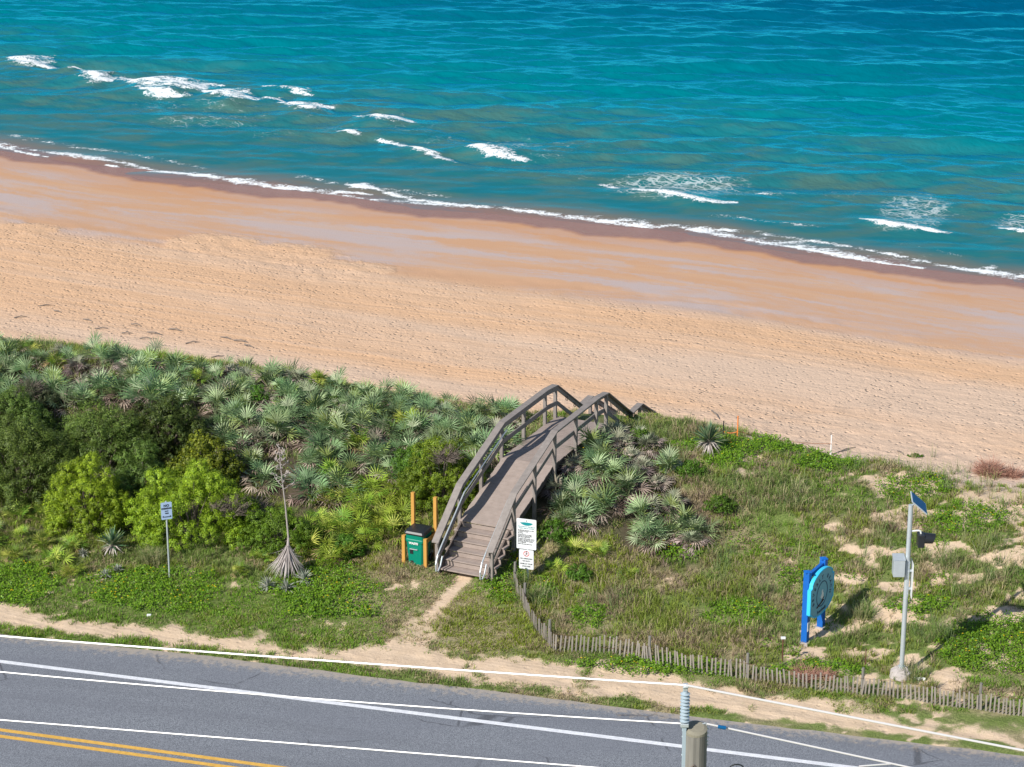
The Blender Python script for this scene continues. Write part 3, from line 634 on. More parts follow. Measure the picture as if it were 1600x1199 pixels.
B(395, 822, .55, .5, .9, (.07, .09, .04), (.14, .19, .05), 3000, .05, 'thin grey twiggy shrub between the broad bright shrub and the dead yucca', seed=17, nl=7, twigs=[(0, 0, .3, .75, 120)])
for i, (bx_, by_, s_, lb) in enumerate([(402, 628, .38, 'small bright green shrub near the seaward edge of the palmettos'), (520, 640, .35, 'small green shrub deep in the palmetto field, below the beach edge'), (455, 655, .3, 'tiny olive green shrub inside the palmetto field'),
        (868, 842, .45, 'small dark green shrub behind the two white notice boards'), (1000, 695, .38, 'low bright green shrub among palmettos right of the boardwalk railing'), (905, 905, .32, 'low dark shrub just right of the notice boards'), (1125, 800, .42, 'low dark olive shrub right of the dry palmetto clump'), (1080, 745, .4, 'low grey-green shrub on the dune below the spiky yucca')]):
    shrub(bx_, by_, s_*1.3, s_, s_*1.5, MD1, MD2, 2500, .055, lb, seed=40+i, nl=7)
# palmettos: pixel survey -> world, thinned by spacing
bw = [G(a, b) for a, b, c in BUSH[:12]]; br = [c for a, b, c in BUSH[:12]]
pts = []
def scatter(poly, dmin, n_, lim, reg=(-19.5, 16, 62, 82), avoid=True):
    res = []; r = random.Random(lim*3+n_)
    for _ in range(n_):
        x = r.uniform(reg[0], reg[1]); y = r.uniform(reg[2], reg[3]); z = float(hgt(x, y)); a, b = proj(x, y, z); a = float(a); b = float(b)
        if a < -70 or (415 < a < 485 and 700 < b < 795) or not inpoly(np.array(a), np.array(b), poly): continue
        if avoid and any((x-q.x)**2+(y-q.y)**2 < (k*.72)**2 for q, k in zip(bw, br)): continue
        if any((x-q[0])**2+(y-q[1])**2 < dmin*dmin for q in pts): continue
        s, lat = wk_coord(x, y)
        if -2 < s < 9.5 and -.45 < lat < 1.72: continue
        pts.append((x, y)); res.append((x, y, a, b))
        if len(res) >= lim: break
    return res
WA = math.radians(66); WD = Vector((math.cos(WA), math.sin(WA), 0)); WR = Vector((math.sin(WA), -math.cos(WA), 0)); WO = Vector(P(721, 813, 1.43)); WO.z = 0
def wk_coord(x, y):
    v = Vector((x-WO.x, y-WO.y, 0)); return v.dot(WD), v.dot(WR)
def WP(s, l, z): q = WO+WD*s+WR*l; return Vector((q.x, q.y, z))
for x, y, a, b in scatter(PALMZ, .56, 12000, 196):
    far = b < np.interp(a, [0, 800], [590, 690])
    if far: lb, gr = 'wind-clipped silvery palmetto in the rows along the beach edge, left of the boardwalk', 'palmettos along the beach edge'
    elif a > 560: lb, gr = 'silvery green palmetto between the left boardwalk railing and the beach', 'palmettos beside the left railing'
    elif a > 330: lb, gr = 'silvery green palmetto with dry brown skirt in the field above the dead yucca', 'palmettos above the dead yucca'
    else: lb, gr = 'silvery green palmetto between the beach and the dark thicket at the left', 'palmettos above the dark thicket'
    kd = 'dry' if rnd.random() < (.28 if far else .12) else ('green' if rnd.random() < .05 else 'silver')
    palm(kd, x, y, rnd.uniform(.92, 1.28)*(.82 if far else 1), lb, gr)
RC1 = [(858, 700), (930, 680), (1010, 690), (1050, 740), (1040, 778), (960, 790), (955, 835), (870, 830), (838, 770)]
RC2 = [(985, 800), (1060, 790), (1100, 830), (1090, 868), (1000, 862)]
for x, y, a, b in scatter(RC1, .52, 5000, 30): palm('dry' if rnd.random() < (.65 if b < 725 else .25) else 'silver', x, y, rnd.uniform(.8, 1.1), 'silvery palmetto in the clump against the right boardwalk railing', 'palmettos right of the boardwalk')
for x, y, a, b in scatter(RC2, .45, 5000, 11): palm('dry' if rnd.random() < .6 else 'silver', x, y, rnd.uniform(.85, 1.1), 'half dry palmetto in the isolated dome-shaped clump on the right slope', 'palmettos of the dome-shaped clump')
YG = [(475, 800), (520, 775), (640, 775), (645, 860), (520, 892), (480, 880)]
for x, y, a, b in scatter(YG, .40, 8000, 40, avoid=False): palm('green', x, y, rnd.uniform(.85, 1.15), 'yellow-green palmetto between the dead yucca and the wooden bin frame', 'yellow-green palmettos left of the bin')
YL = [(-60, 790), (60, 800), (130, 860), (120, 905), (60, 890), (-60, 880)]
for x, y, a, b in scatter(YL, .62, 3000, 14, avoid=False): palm('green', x, y, rnd.uniform(.65, .95), 'small yellow-green palmetto at the grassy foot of the thicket, far left', 'yellow-green palmettos at the far left')
YR = [(850, 850), (950, 845), (960, 880), (930, 900), (850, 905)]
for x, y, a, b in scatter(YR, .55, 3000, 9, avoid=False): palm('green', x, y, rnd.uniform(.6, .9), 'yellow-green palmetto just right of the white notice boards', 'yellow-green palmettos by the notice boards')
for a, b, s_, lb in [(375, 900, .6, 'lone yellow-green palmetto left of the dead yucca under the shrubs'), (405, 880, .7, 'yellow-green palmetto leaning beside the dead yucca, on its left'), (110, 900, .5, 'small yellowish palmetto left of the small green yucca'), (985, 905, .55, 'small sparse palmetto below the dome-shaped clump')]:
    q = G(a, b); palm('green', q.x, q.y, s_, lb, None)
# rosettes
def rosette(nb, L, w, el, cols, seed, droop=.1, zb=0.0):
    r = np.random.default_rng(seed); V = []; Fq = []; C = []
    for i in range(nb):
        az = i*2.4; e_ = math.radians(r.uniform(*el)); d = np.array([math.cos(az)*math.cos(e_), math.sin(az)*math.cos(e_), math.sin(e_)]); s = np.cross(d, [0, 0, 1.]); s /= np.linalg.norm(s)
        l = L*r.uniform(.8, 1.1); b0 = np.array([0, 0, zb+r.uniform(0, .08)]); m = b0+d*l*.5; e2 = b0+d*l-np.array([0, 0, l*droop*math.cos(e_)]); c = np.array(cols[r.integers(len(cols))])*r.uniform(.8, 1.2)
        up = np.cross(s, d)*w*.5; n0 = len(V); V += [b0-s*w*.6, b0+s*w*.6, m+s*w+up, m-up*.6, m-s*w+up, e2]; C += [c*.9, c*.9, c, c*.85, c, c*1.1]
        Fq += [(n0, n0+3, n0+4, n0+4), (n0, n0+1, n0+2, n0+3), (n0+3, n0+2, n0+5, n0+5), (n0+4, n0+3, n0+5, n0+5)]
    V = np.array(V); Fq = np.array(Fq); q = Fq[Fq[:, 2] != Fq[:, 3]]; t = Fq[Fq[:, 2] == Fq[:, 3]][:, :3]
    return npmesh('rosette', V, [q, t], cols=np.clip(np.array(C), 0, .9))
GY = [(.10, .19, .09), (.20, .29, .15), (.34, .38, .22), (.07, .14, .08)]; DY = [(.58, .52, .47), (.40, .35, .32), (.68, .62, .57)]
def yucca(px_, py_, L, nb, lab, seed, dead=True, zb=.25):
    g = G(px_, py_); e = empty('yucca', g, 0, lab, 'yucca')
    link('green_blades', rosette(nb, L, .026, (5, 88), GY, seed, .05, zb), M['palm'], e)
    if dead: link('dead_skirt', rosette(nb//2, L*.75, .022, (-28, 12), DY, seed+1, .3, zb*.8), M['dead'], e)
    MB().tube([(0, 0, -.05), (0, 0, zb+.1)], [.07, .05], 8).build('trunk', M['stem'], e); return e
yucca(1107, 706, .62, 90, 'large spiky green yucca standing out on the dune crest', 21, zb=.32)
yucca(176, 866, .55, 60, 'small spiky green yucca at the foot of the bright lime shrub', 22)
g = G(448, 905); dy = empty('dead_yucca', g, 0, 'grey dead yucca with a draped skirt and very tall bare stalk', 'yucca')
tz = float(0.0); hs = 3.95
mb = MB(); mb.tube([(0, 0, -.1), (.05, .1, .9), (.07, .15, 1.2), (0.02, .1, 2.2), (-.05, .05, 3.1), (-.10, 0, hs)], [.08, .05, .027, .020, .016, .008], 8); mb.build('stalk', M['palest'], dy)
r_ = random.Random(4)
for k in range(15):
    z = 2.7+k*.085; a = k*2.4; L = .34*(1-.045*k); mb = MB(); d = Vector((math.cos(a), math.sin(a), .55)); o = Vector((-.035-.03*(z-2.7), .05, z))
    mb.tube([o, o+d*L*.6, o+d*L+Vector((0, 0, .06))], [.008, .006, .004], 4)
    for j in range(5): q = o+d*L*(.5+.12*j); mb.tube([q, q+Vector((r_.uniform(-.07, .07), r_.uniform(-.07, .07), r_.uniform(.0, .09)))], [.011, .013], 4)
    mb.build('seed_branch', M['palest'], dy)
r = np.random.default_rng(8); V = []; Fq = []; C = []
for i in range(230):
    a = r.uniform(0, 6.28); b0 = np.array([.05+.05*math.cos(a), .1+.05*math.sin(a), r.uniform(.72, 1.0)]); rr = r.uniform(.22, .74); e2 = np.array([.02+rr*math.cos(a), .1+rr*.9*math.sin(a), r.uniform(.0, .3)+.25*(1-rr)+(.35 if r.random() < .08 else 0)]); m = (b0+e2)/2+np.array([0, 0, -.04])
    s = np.array([-math.sin(a), math.cos(a), 0])*.011; c = np.array(DY[r.integers(3)])*r.uniform(.6, 1.05)*np.array([.82, .80, .84]); n0 = len(V); V += [b0-s, b0+s, m+s*1.3, m-s*1.3, e2]; C += [c]*5; Fq += [(n0, n0+1, n0+2, n0+3), (n0+3, n0+2, n0+4, n0+4)]
Fq = np.array(Fq); link('dead_skirt', npmesh('dead_skirt', np.array(V), [Fq[Fq[:, 2] != Fq[:, 3]], Fq[Fq[:, 2] == Fq[:, 3]][:, :3]], cols=np.array(C)), M['dead'], dy)
AG = [(.40, .42, .35), (.48, .48, .42), (.30, .34, .27)]
for i, (a, b, s_, lb) in enumerate([(418, 922, .36, 'pale dried rosette plant left of the dead yucca skirt'), (448, 926, .32, 'pale dried rosette plant directly in front of the dead yucca skirt'), (475, 912, .38, 'greyish green rosette plant right of the dead yucca skirt'),
        (130, 872, .22, 'tiny silvery rosette plant left of the small green yucca'), (183, 898, .26, 'small silvery rosette plant below the small green yucca'), (165, 905, .22, 'small whitish rosette plant in grass below the small green yucca')]):
    link('agave', rosette(44, s_, .018, (-8, 80), AG, 60+i, .15, .06), M['palm']); o = bpy.data.objects[-1] if False else COL.objects[-1]; o.location = G(a, b); tag(o, lb, 'agave')
# ------------------------------------------------------------------ grass (stuff)
def blades(name, P0, H, Wd, lean, az, col, mat):
    n_ = len(P0); d = np.stack([np.cos(az), np.sin(az), np.zeros(n_)], 1); fa = rg.uniform(0, 6.28, n_); s = np.stack([np.cos(fa), np.sin(fa), np.zeros(n_)], 1)*Wd[:, None]*.5
    up = np.array([0, 0, 1.]); m = P0+up*(H*.6)[:, None]+d*(lean*H*.28)[:, None]; t = P0+up*(H*(1-.35*lean))[:, None]+d*(lean*H*.85)[:, None]
    V = np.stack([P0-s, P0+s, m+s*.75, m-s*.75, t], 1).reshape(-1, 3); b = np.arange(n_)*5
    q = np.stack([b, b+1, b+2, b+3], 1); tr = np.stack([b+3, b+2, b+4], 1)
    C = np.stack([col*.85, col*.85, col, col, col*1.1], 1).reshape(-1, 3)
    return link(name, npmesh(name, V, [q, tr], cols=np.clip(C, 0, .9)), mat)
NT = 120000
tx = rg.uniform(-18.5, 18.5, NT); ty = rg.uniform(58, 82, NT); tz = hgt(tx, ty)
px, py, turf, lit, dry = masks(tx, ty, tz); br_ = ell(px, py, BRIGHT, .4)
short = np.clip(sstep(1.6, 0, ty-y_shou(tx))+ell(px, py, [(650, 935, 130, 70), (690, 990, 200, 40), (300, 960, 400, 25)], .4), 0, 1)
n1 = fbm(tx, ty, 1.4, 81); n2 = fbm(tx, ty, .5, 82)
keep = (rg.random(NT) < np.maximum(turf, .10*(px > 1100)*(ty > y_shou(tx)+.3)*(ty < y_cr(tx)+1.2))*np.where(short > .3, 1., .62)*(1-.80*(lit > .9))*(1-.35*(lit > .5))) & (px > -90) & (px < 1690) & (py < 1230) & (ty > y_road(tx)+.03)
s_, l_ = (tx-WO.x)*WD.x+(ty-WO.y)*WD.y, (tx-WO.x)*WR.x+(ty-WO.y)*WR.y
keep &= ~((s_ > -1.35) & (s_ < 12) & (l_ > -.1) & (l_ < 1.6))
keep &= (rg.random(NT) < .35+.65*sstep(.30, .50, n2)) | (short > .5)
idx = np.where(keep)[0]; nb = 13; I = np.repeat(idx, nb); n_ = len(I)
clump = rg.uniform(.6, 1.25, NT); tt = rg.random(NT)
bigt = sstep(.48, .70, n1)
Hh = (.11+.15*bigt*clump+.07*clump)*(1-.45*short)*(1-.45*br_); Hh = Hh[I]*rg.uniform(.5, 1.2, n_)
Hh = np.where((px[I] > 800) & (rg.random(n_) < .02), Hh*1.9, Hh)
Hh = np.where(lit[I] > .5, Hh*.9, Hh)
rad = .03+.09*clump[I]; an = rg.uniform(0, 6.28, n_); P0 = np.stack([tx[I]+rad*np.cos(an)*rg.random(n_), ty[I]+rad*np.sin(an)*rg.random(n_), np.zeros(n_)], 1); P0[:, 2] = hgt(P0[:, 0], P0[:, 1])-.02
olive = np.array([.24, .32, .055]); green = np.array([.16, .33, .03]); tan = np.array([.46, .39, .22]); blu = np.array([.19, .285, .07]); pinky = np.array([.34, .26, .19]); lime = np.array([.28, .38, .035])
dd = np.clip(dry*.5+(fbm(tx, ty, .8, 91)-.5)*1.5+.12-.2*(px < 560), 0, 1); kk = rg.random(NT)
col = np.where((kk < dd)[:, None], np.where((tt < .7)[:, None], tan, pinky), np.where((fbm(tx, ty, 1.7, 92) > .55)[:, None], blu, olive))
col = np.where(((br_ > .4) & (tt < .9) | (ty < y_cr(tx)+99) & (n1 < .36) & (kk > .6))[:, None], green, col)
col = np.where(((px > -200) & (px < 600) & (py > 905) & (tt < .55))[:, None], green*1.05, col)
col = np.where((ell(px, py, [(770, 980, 90, 60), (860, 900, 80, 60), (500, 870, 100, 60), (930, 880, 90, 50)], .5)*tt > .35)[:, None], lime*.85, col)
colb = col[I]*rg.uniform(.75, 1.5, (n_, 1)); dm = rg.random(n_) < .16; colb[dm] = tan*rg.uniform(.6, 1.2, (dm.sum(), 1))
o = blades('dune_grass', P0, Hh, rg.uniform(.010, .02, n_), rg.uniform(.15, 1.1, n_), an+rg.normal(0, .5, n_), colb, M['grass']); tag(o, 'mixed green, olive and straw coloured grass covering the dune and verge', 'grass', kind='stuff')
# sea oats and tall wispy bunches
sx, sy, spx = [], [], []
for (a, b, k, rr_) in [(70, 556, 26, 30), (150, 566, 20, 40), (30, 560, 10, 20), (260, 585, 12, 60), (540, 625, 12, 40), (700, 655, 12, 60), (1330, 728, 22, 30), (1440, 745, 50, 50), (1500, 755, 40, 40), (1560, 775, 25, 40), (1480, 880, 60, 25), (1540, 860, 50, 40), (1160, 780, 50, 60), (1060, 720, 50, 50), (1240, 770, 60, 60),
                       (235, 880, 70, 14), (840, 940, 80, 20), (812, 915, 40, 14), (1350, 965, 60, 20), (1380, 840, 50, 60), (1500, 925, 60, 40), (1120, 870, 60, 60), (970, 930, 50, 60), (1190, 920, 60, 60), (1000, 680, 60, 40), (1430, 1060, 40, 24), (1560, 900, 50, 40), (1470, 990, 60, 30)]:
    for _ in range(k if a < 600 else int(k*.45)): 
        q = G(a+rnd.gauss(0, rr_*.5), b+rnd.gauss(0, rr_*.28)); sx.append((q.x, q.y)); spx.append(a)
sx = np.array(sx); nb = 14; I = np.repeat(np.arange(len(sx)), nb); n_ = len(I); an = rg.uniform(0, 6.28, n_)
P0 = np.stack([sx[I, 0]+.05*np.cos(an), sx[I, 1]+.05*np.sin(an), np.zeros(n_)], 1); P0[:, 2] = hgt(P0[:, 0], P0[:, 1])-.02
base = np.array([(.21, .27, .11), (.26, .29, .10), (.42, .38, .21), (.17, .26, .06)]); cb = base[rg.integers(0, 4, len(sx))][I]*rg.uniform(.75, 1.25, (n_, 1))
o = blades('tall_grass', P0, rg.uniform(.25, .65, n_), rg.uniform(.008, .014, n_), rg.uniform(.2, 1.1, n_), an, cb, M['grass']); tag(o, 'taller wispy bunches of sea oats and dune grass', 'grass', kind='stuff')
# flowering ground cover
NG = 120000
gx_ = rg.uniform(-18.5, 18.5, NG); gy_ = rg.uniform(60, 80, NG); gz_ = hgt(gx_, gy_); px, py = proj(gx_, gy_, gz_)
bm_ = ell(px, py, BRIGHT, .55); nn_ = fbm(gx_, gy_, .55, 95); bm_ = sstep(.35, .7, bm_+(nn_-.5)*1.1)
extra = (sstep(.66, .76, fbm(gx_, gy_, 1.1, 97))*.45)*(py < 1090)*(gy_ > y_shou(gx_)+.6)*(gy_ < y_cr(gx_)+.6)
pth = pathd(px, py) > 22
s_, l_ = (gx_-WO.x)*WD.x+(gy_-WO.y)*WD.y, (gx_-WO.x)*WR.x+(gy_-WO.y)*WR.y
k = (rg.random(NG) < np.maximum(bm_, extra)) & pth & (px > -90) & (px < 1690) & (gy_ > y_shou(gx_)-.15) & (gy_ < y_cr(gx_)+.9) & ~((s_ > -1.4) & (s_ < 12) & (l_ > -.1) & (l_ < 1.6))
I = np.repeat(np.where(k)[0], 5); n_ = len(I); hmx = .06+.26*fbm(gx_, gy_, .45, 96)*np.clip(bm_+.2, 0, 1)
pos = np.stack([gx_[I]+rg.normal(0, .05, n_), gy_[I]+rg.normal(0, .05, n_), gz_[I]+hmx[I]*rg.random(n_)**.6], 1); nor = rg.normal(size=(n_, 3))*.55+np.array([-.15, -.2, 1.]); nor /= np.linalg.norm(nor, axis=1, keepdims=True)
f = rg.random((n_, 1)); cc = (np.array([.075, .20, .012])*(1-f)+np.array([.215, .375, .02])*f)*(.75+.5*fbm(gx_, gy_, .8, 98))[I][:, None]
V, Fq, Cc = quads_leaves(pos, nor, rg.uniform(.035, .075, n_), .75, cc, rg)
o = link('flowering_ground_cover', npmesh('flowering_ground_cover', V, Fq, cols=Cc), M['leaf']); tag(o, 'bright green low creeping plants in patches over the dune', 'ground cover', kind='stuff')
fl = k & (bm_ > .6) & (rg.random(NG) < .055) & (fbm(gx_, gy_, .8, 99) > .47); I = np.where(fl)[0]; n_ = len(I)
pos = np.stack([gx_[I], gy_[I], gz_[I]+hmx[I]+.04], 1); ang = np.arange(6)*math.pi/3; ring = np.stack([np.cos(ang), np.sin(ang), .3*np.ones(6)], 1)*.021
V = (pos[:, None, :]+ring[None]*rg.uniform(.7, 1.2, (n_, 1, 1))).reshape(-1, 3); o = link('yellow_flowers', npmesh('yellow_flowers', V, np.arange(n_*6).reshape(n_, 6)), M['flower']); tag(o, 'tiny yellow flowers dotted over the green patches', 'flowers', kind='stuff')
# ------------------------------------------------------------------ boardwalk over the dune
bw_ = empty('boardwalk', WP(0, .75, 0), 0, 'wooden dune walkover with stairs and angled railings leading to the beach', 'boardwalk')
off = -Vector(bw_.location)
def fin(mb, name, mat, bevel=0, parent=None):
    mb.v = [tuple(Vector(v)+off) for v in mb.v]; return mb.build(name, mat, parent or bw_, bevel)
CAP = [(-1.55, 1.36), (0.08, 2.50), (3.0, 3.36), (6.25, 3.29), (7.0, 3.20), (9.05, 1.84), (9.9, 1.86), (12.0, .62)]
DK = [(0, 1.43), (3.0, 2.27), (6.2, 2.20), (7.1, 2.11)]
WD_ = 1.5
def dz(s): return float(np.interp(s, [a for a, b in DK], [b for a, b in DK]))
mb = MB(); s = 0.0
while s < 7.1:
    e = s+.136; z1, z2 = dz(s), dz(e); j = rnd.uniform(-.01, .01)
    mb.hexa([WP(s, -.06+j, z1-.035), WP(s, WD_+.06+j, z1-.035), WP(e, WD_+.06+j, z2-.035), WP(e, -.06+j, z2-.035), WP(s, -.06+j, z1), WP(s, WD_+.06+j, z1), WP(e, WD_+.06+j, z2), WP(e, -.06+j, z2)]); s += .149
fin(mb, 'deck_boards', M['deck'])
for k in range(5):      # near stairs
    z = 1.43-.18*(k+1); mb = MB(); s1 = -.29*k; s0 = s1-.31
    for q in range(2):
        a = s0+q*.157; mb.hexa([WP(a, -.10, z-.035), WP(a, WD_+.14, z-.035), WP(a+.15, WD_+.14, z-.035), WP(a+.15, -.10, z-.035), WP(a, -.10, z), WP(a, WD_+.14, z), WP(a+.15, WD_+.14, z), WP(a+.15, -.10, z)])
    fin(mb, 'tread', M['deck'], .004)
    mb = MB(); mb.hexa([WP(s1-.0, -.08, z+.002), WP(s1, WD_+.12, z+.002), WP(s1+.02, WD_+.12, z+.002), WP(s1+.02, -.08, z+.002), WP(s1, -.08, z+.118), WP(s1, WD_+.12, z+.118), WP(s1+.02, WD_+.12, z+.118), WP(s1+.02, -.08, z+.118)]); fin(mb, 'riser', M['deck'])
for k in range(8):      # stairs to the landing
    z = 2.11-.17*(k+1); mb = MB(); s0 = 7.1+.25*k; mb.hexa([WP(s0, 0, z-.035), WP(s0, WD_, z-.035), WP(s0+.28, WD_, z-.035), WP(s0+.28, 0, z-.035), WP(s0, 0, z), WP(s0, WD_, z), WP(s0+.28, WD_, z), WP(s0+.28, 0, z)]); fin(mb, 'tread', M['deck'], .004)
mb = MB(); mb.hexa([WP(9.1, 0, .68), WP(9.1, WD_, .68), WP(10.0, WD_, .68), WP(10.0, 0, .68), WP(9.1, 0, .72), WP(9.1, WD_, .72), WP(10.0, WD_, .72), WP(10.0, 0, .72)]); fin(mb, 'landing', M['deck'], .004)
for k in range(8):
    z = .72-.17*(k+1); mb = MB(); s0 = 10.0+.26*k; mb.hexa([WP(s0, 0, z-.035), WP(s0, WD_, z-.035), WP(s0+.28, WD_, z-.035), WP(s0+.28, 0, z-.035), WP(s0, 0, z), WP(s0, WD_, z), WP(s0+.28, WD_, z), WP(s0+.28, 0, z)]); fin(mb, 'tread', M['deck'], .004)
for lat in (.0, WD_):   # stringers
    mb = MB(); mb.beam(WP(-1.5, lat, .42), WP(0, lat, 1.27), .05, .24); mb.beam(WP(0, lat, 1.27), WP(3.0, lat, 2.12), .05, .22); mb.beam(WP(3.0, lat, 2.12), WP(7.1, lat, 1.96), .05, .22)
    mb.beam(WP(7.1, lat, 1.93), WP(9.1, lat, .56), .05, .24); mb.beam(WP(9.1, lat, .56), WP(10.0, lat, .56), .05, .2); mb.beam(WP(10.0, lat, .58), WP(12.1, lat, -.75), .05, .22); fin(mb, 'stringer', M['dark'])
def capz(s): return float(np.interp(s, [a for a, b in CAP], [b for a, b in CAP]))
for side, lat in ((-1, -.09), (1, WD_+.09)):
    for i, ((s0, z0), (s1, z1)) in enumerate(zip(CAP[:-1], CAP[1:])):
        mb = MB(); sl = (z1-z0)/(s1-s0)
        def pc(s, z, dl, dzv): return WP(s, lat+dl, z+dzv)
        w = .105; mb.hexa([pc(s0, z0, -w, -.04), pc(s0, z0, w, -.04), pc(s1, z1, w, -.04), pc(s1, z1, -w, -.04), pc(s0, z0, -w, 0), pc(s0, z0, w, 0), pc(s1, z1, w, 0), pc(s1, z1, -w, 0)]); fin(mb, 'top_rail', M['rail'], .004)
        mb = MB(); o_ = side*-.052; mb.hexa([pc(s0, z0, o_-.018, -.185), pc(s0, z0, o_+.018, -.185), pc(s1, z1, o_+.018, -.185), pc(s1, z1, o_-.018, -.185), pc(s0, z0, o_-.018, -.043), pc(s0, z0, o_+.018, -.043), pc(s1, z1, o_+.018, -.043), pc(s1, z1, o_-.018, -.043)]); fin(mb, 'top_rail_fascia', M['rail'], .003)
        if i != 5:
            mb = MB(); mb.hexa([pc(s0, z0, o_-.018, -.66), pc(s0, z0, o_+.018, -.66), pc(s1, z1, o_+.018, -.66), pc(s1, z1, o_-.018, -.66), pc(s0, z0, o_-.018, -.52), pc(s0, z0, o_+.018, -.52), pc(s1, z1, o_+.018, -.52), pc(s1, z1, o_-.018, -.52)]); fin(mb, 'mid_rail', M['rail'], .003)
    for s in (-1.42, .08, 1.55, 3.0, 4.6, 6.2, 7.0, 9.1, 9.85, 11.9):
        q = WP(s, lat, 0); zg = float(hgt(q.x, q.y))-.15; zt = capz(s)-.043; mb = MB(); t = .048
        if s < 0: zg = min(zg, .2)
        mb.hexa([WP(s-t, lat-t, zg), WP(s-t, lat+t, zg), WP(s+t, lat+t, zg), WP(s+t, lat-t, zg), WP(s-t, lat-t, zt), WP(s-t, lat+t, zt), WP(s+t, lat+t, zt), WP(s+t, lat-t, zt)]); fin(mb, 'post', M['rail'], .004)
    for s in (7.6, 8.25, 10.4, 11.1):      # rail brackets on the beach stairs
        z = capz(s); mb = MB(); l2 = lat-side*.1; mb.tube([WP(s, l2, z-.16), WP(s, l2, z-.30), WP(s+.12, l2, z-.36), WP(s+.12, l2, z-.22)], .014, 5); fin(mb, 'bracket', M['dark'])
    gl = lat-side*.16; pts_ = [WP(-1.85, gl, .82), WP(-1.72, gl, 1.06), WP(-1.45, gl, 1.26), WP(.05, gl, 2.28), WP(3.0 if side < 0 else .9, gl, (3.14 if side < 0 else 2.52))]
    mb = MB(); mb.tube(pts_, .022, 8); mb.tube([WP(-1.85, gl, .82), WP(-1.84, gl, .62), WP(-1.72, gl, .55), WP(-1.55, gl, .66), WP(-1.42, gl, .90)], .022, 8)
    for s in (-1.2, .3, 1.6, 2.8): 
        if s < 1 or side < 0: zz = float(np.interp(s, [-1.45, .05, 3.0], [1.26, 2.28, 3.14])); mb.tube([WP(s, gl, zz), WP(s, gl+side*.08, zz-.05)], .012, 6)
    fin(mb, 'grab_rail', M['galv'])
# ------------------------------------------------------------------ bin and its frame
fg = G(649, 884); ax = math.radians(-24)
bf = empty('bin_frame', fg, ax, 'open timber frame with two tall posts around the green bin', 'bin frame')
for (x, y, h) in ((-.35, 0, .88), (.33, 0, .88), (-.35, .62, 1.95), (.35, .62, 1.92)):
    MB().box((x, y, h/2-.1), (.10, .10, h+.2)).build('post', M['pine'], bf, .006)
MB().box((-.35, .31, .80), (.04, .54, .12)).build('side_rail', M['pine'], bf, .004); MB().box((.35, .31, .80), (.04, .54, .12)).build('side_rail', M['pine'], bf, .004)
MB().box((0, .62, .78), (.58, .04, .12)).build('back_rail', M['pine'], bf, .004)
bn = empty('wheeled_bin', fg, ax, 'green wheeled litter bin with black lid standing inside the timber frame', 'bin')
def ring(w, d, z, y=.24, c=.05):
    return [(sx_*(w/2-(c if k else 0)), y+sy_*(d/2-(0 if k else c)), z) for sx_, sy_, k in ((-1, -1, 0), (-1, -1, 1), (1, -1, 1), (1, -1, 0), (1, 1, 0), (1, 1, 1), (-1, 1, 1), (-1, 1, 0))]
def loft(rings, mb=None):
    mb = mb or MB(); n_ = len(rings[0]); v = [p for q in rings for p in q]; f = [tuple(reversed(range(n_))), tuple(range((len(rings)-1)*n_, len(rings)*n_))]
    for i in range(len(rings)-1):
        for k in range(n_): f.append((i*n_+k, i*n_+(k+1) % n_, (i+1)*n_+(k+1) % n_, (i+1)*n_+k))
    return mb.add(v, f)
loft([ring(.44, .46, .0), ring(.46, .48, .05), ring(.54, .56, .68), ring(.58, .60, .74), ring(.58, .60, .80), ring(.56, .58, .82), ring(.58, .6, .95)]).build('body', M['green'], bn, .008)
MB().box((-.10, -.028, .44), (.10, .012, .16)).build('recess_panel', M['blackp'], bn); MB().box((-.10, -.0, .20), (.10, .012, .3)).build('recess_panel', M['blackp'], bn)
MB().box((-.02, -.062, .52), (.24, .012, .026)).build('lift_bar', M['galv'], bn)
loft([ring(.62, .64, .95), ring(.64, .66, .99), ring(.58, .60, 1.05, .25), ring(.3, .3, 1.07, .28)]).build('lid', M['blackp'], bn, .008)
MB().tube([(-.22, .58, .98), (.22, .58, .98)], .018, 8).build('handle', M['blackp'], bn)
for x in (-.27, .27):
    w_ = MB(); w_.lathe([(.05, -.03), (.12, -.03), (.13, -.015), (.13, .015), (.12, .03), (.05, .03)], n=20); o = w_.build('wheel', M['blackp'], bn, smooth=True); o.rotation_euler = (0, math.radians(90), 0); o.location = (x, .50, .12)
# text helper ---------------------------------------------------------------
def textmesh(body, size, bold=0.0, ex=.002):
    cu = bpy.data.curves.new('t', 'FONT'); cu.body = body; cu.size = size; cu.align_x = 'CENTER'; cu.align_y = 'CENTER'; cu.offset = bold; cu.extrude = ex; cu.resolution_u = 2
    ob = bpy.data.objects.new('t', cu); COL.objects.link(ob); dg = bpy.context.evaluated_depsgraph_get(); me = bpy.data.meshes.new_from_object(ob.evaluated_get(dg)); bpy.data.objects.remove(ob); bpy.data.curves.remove(cu)
    v = [Vector(q.co) for q in me.vertices]; f = [tuple(p.vertices) for p in me.polygons]; bpy.data.meshes.remove(me); return v, f
def addtext(mb, body, size, x, z, y=-.012, rot=0, bold=0.0, sx=1.0):   # onto a panel facing -Y, local x right, z up
    v, f = textmesh(body, size, bold); c, s = math.cos(rot), math.sin(rot); mb.add([(x+c*q.x*sx-s*q.y, y-q.z, z+s*q.x*sx+c*q.y) for q in v], f)
def rrect(w, h, r=.03, n_=4):
    p = []
    for cx, cz, a0 in ((w/2-r, h/2-r, 0), (-w/2+r, h/2-r, 90), (-w/2+r, -h/2+r, 180), (w/2-r, -h/2+r, 270)):
        for i in range(n_+1): a = math.radians(a0+90*i/n_); p.append((cx+r*math.cos(a), cz+r*math.sin(a)))
    return p
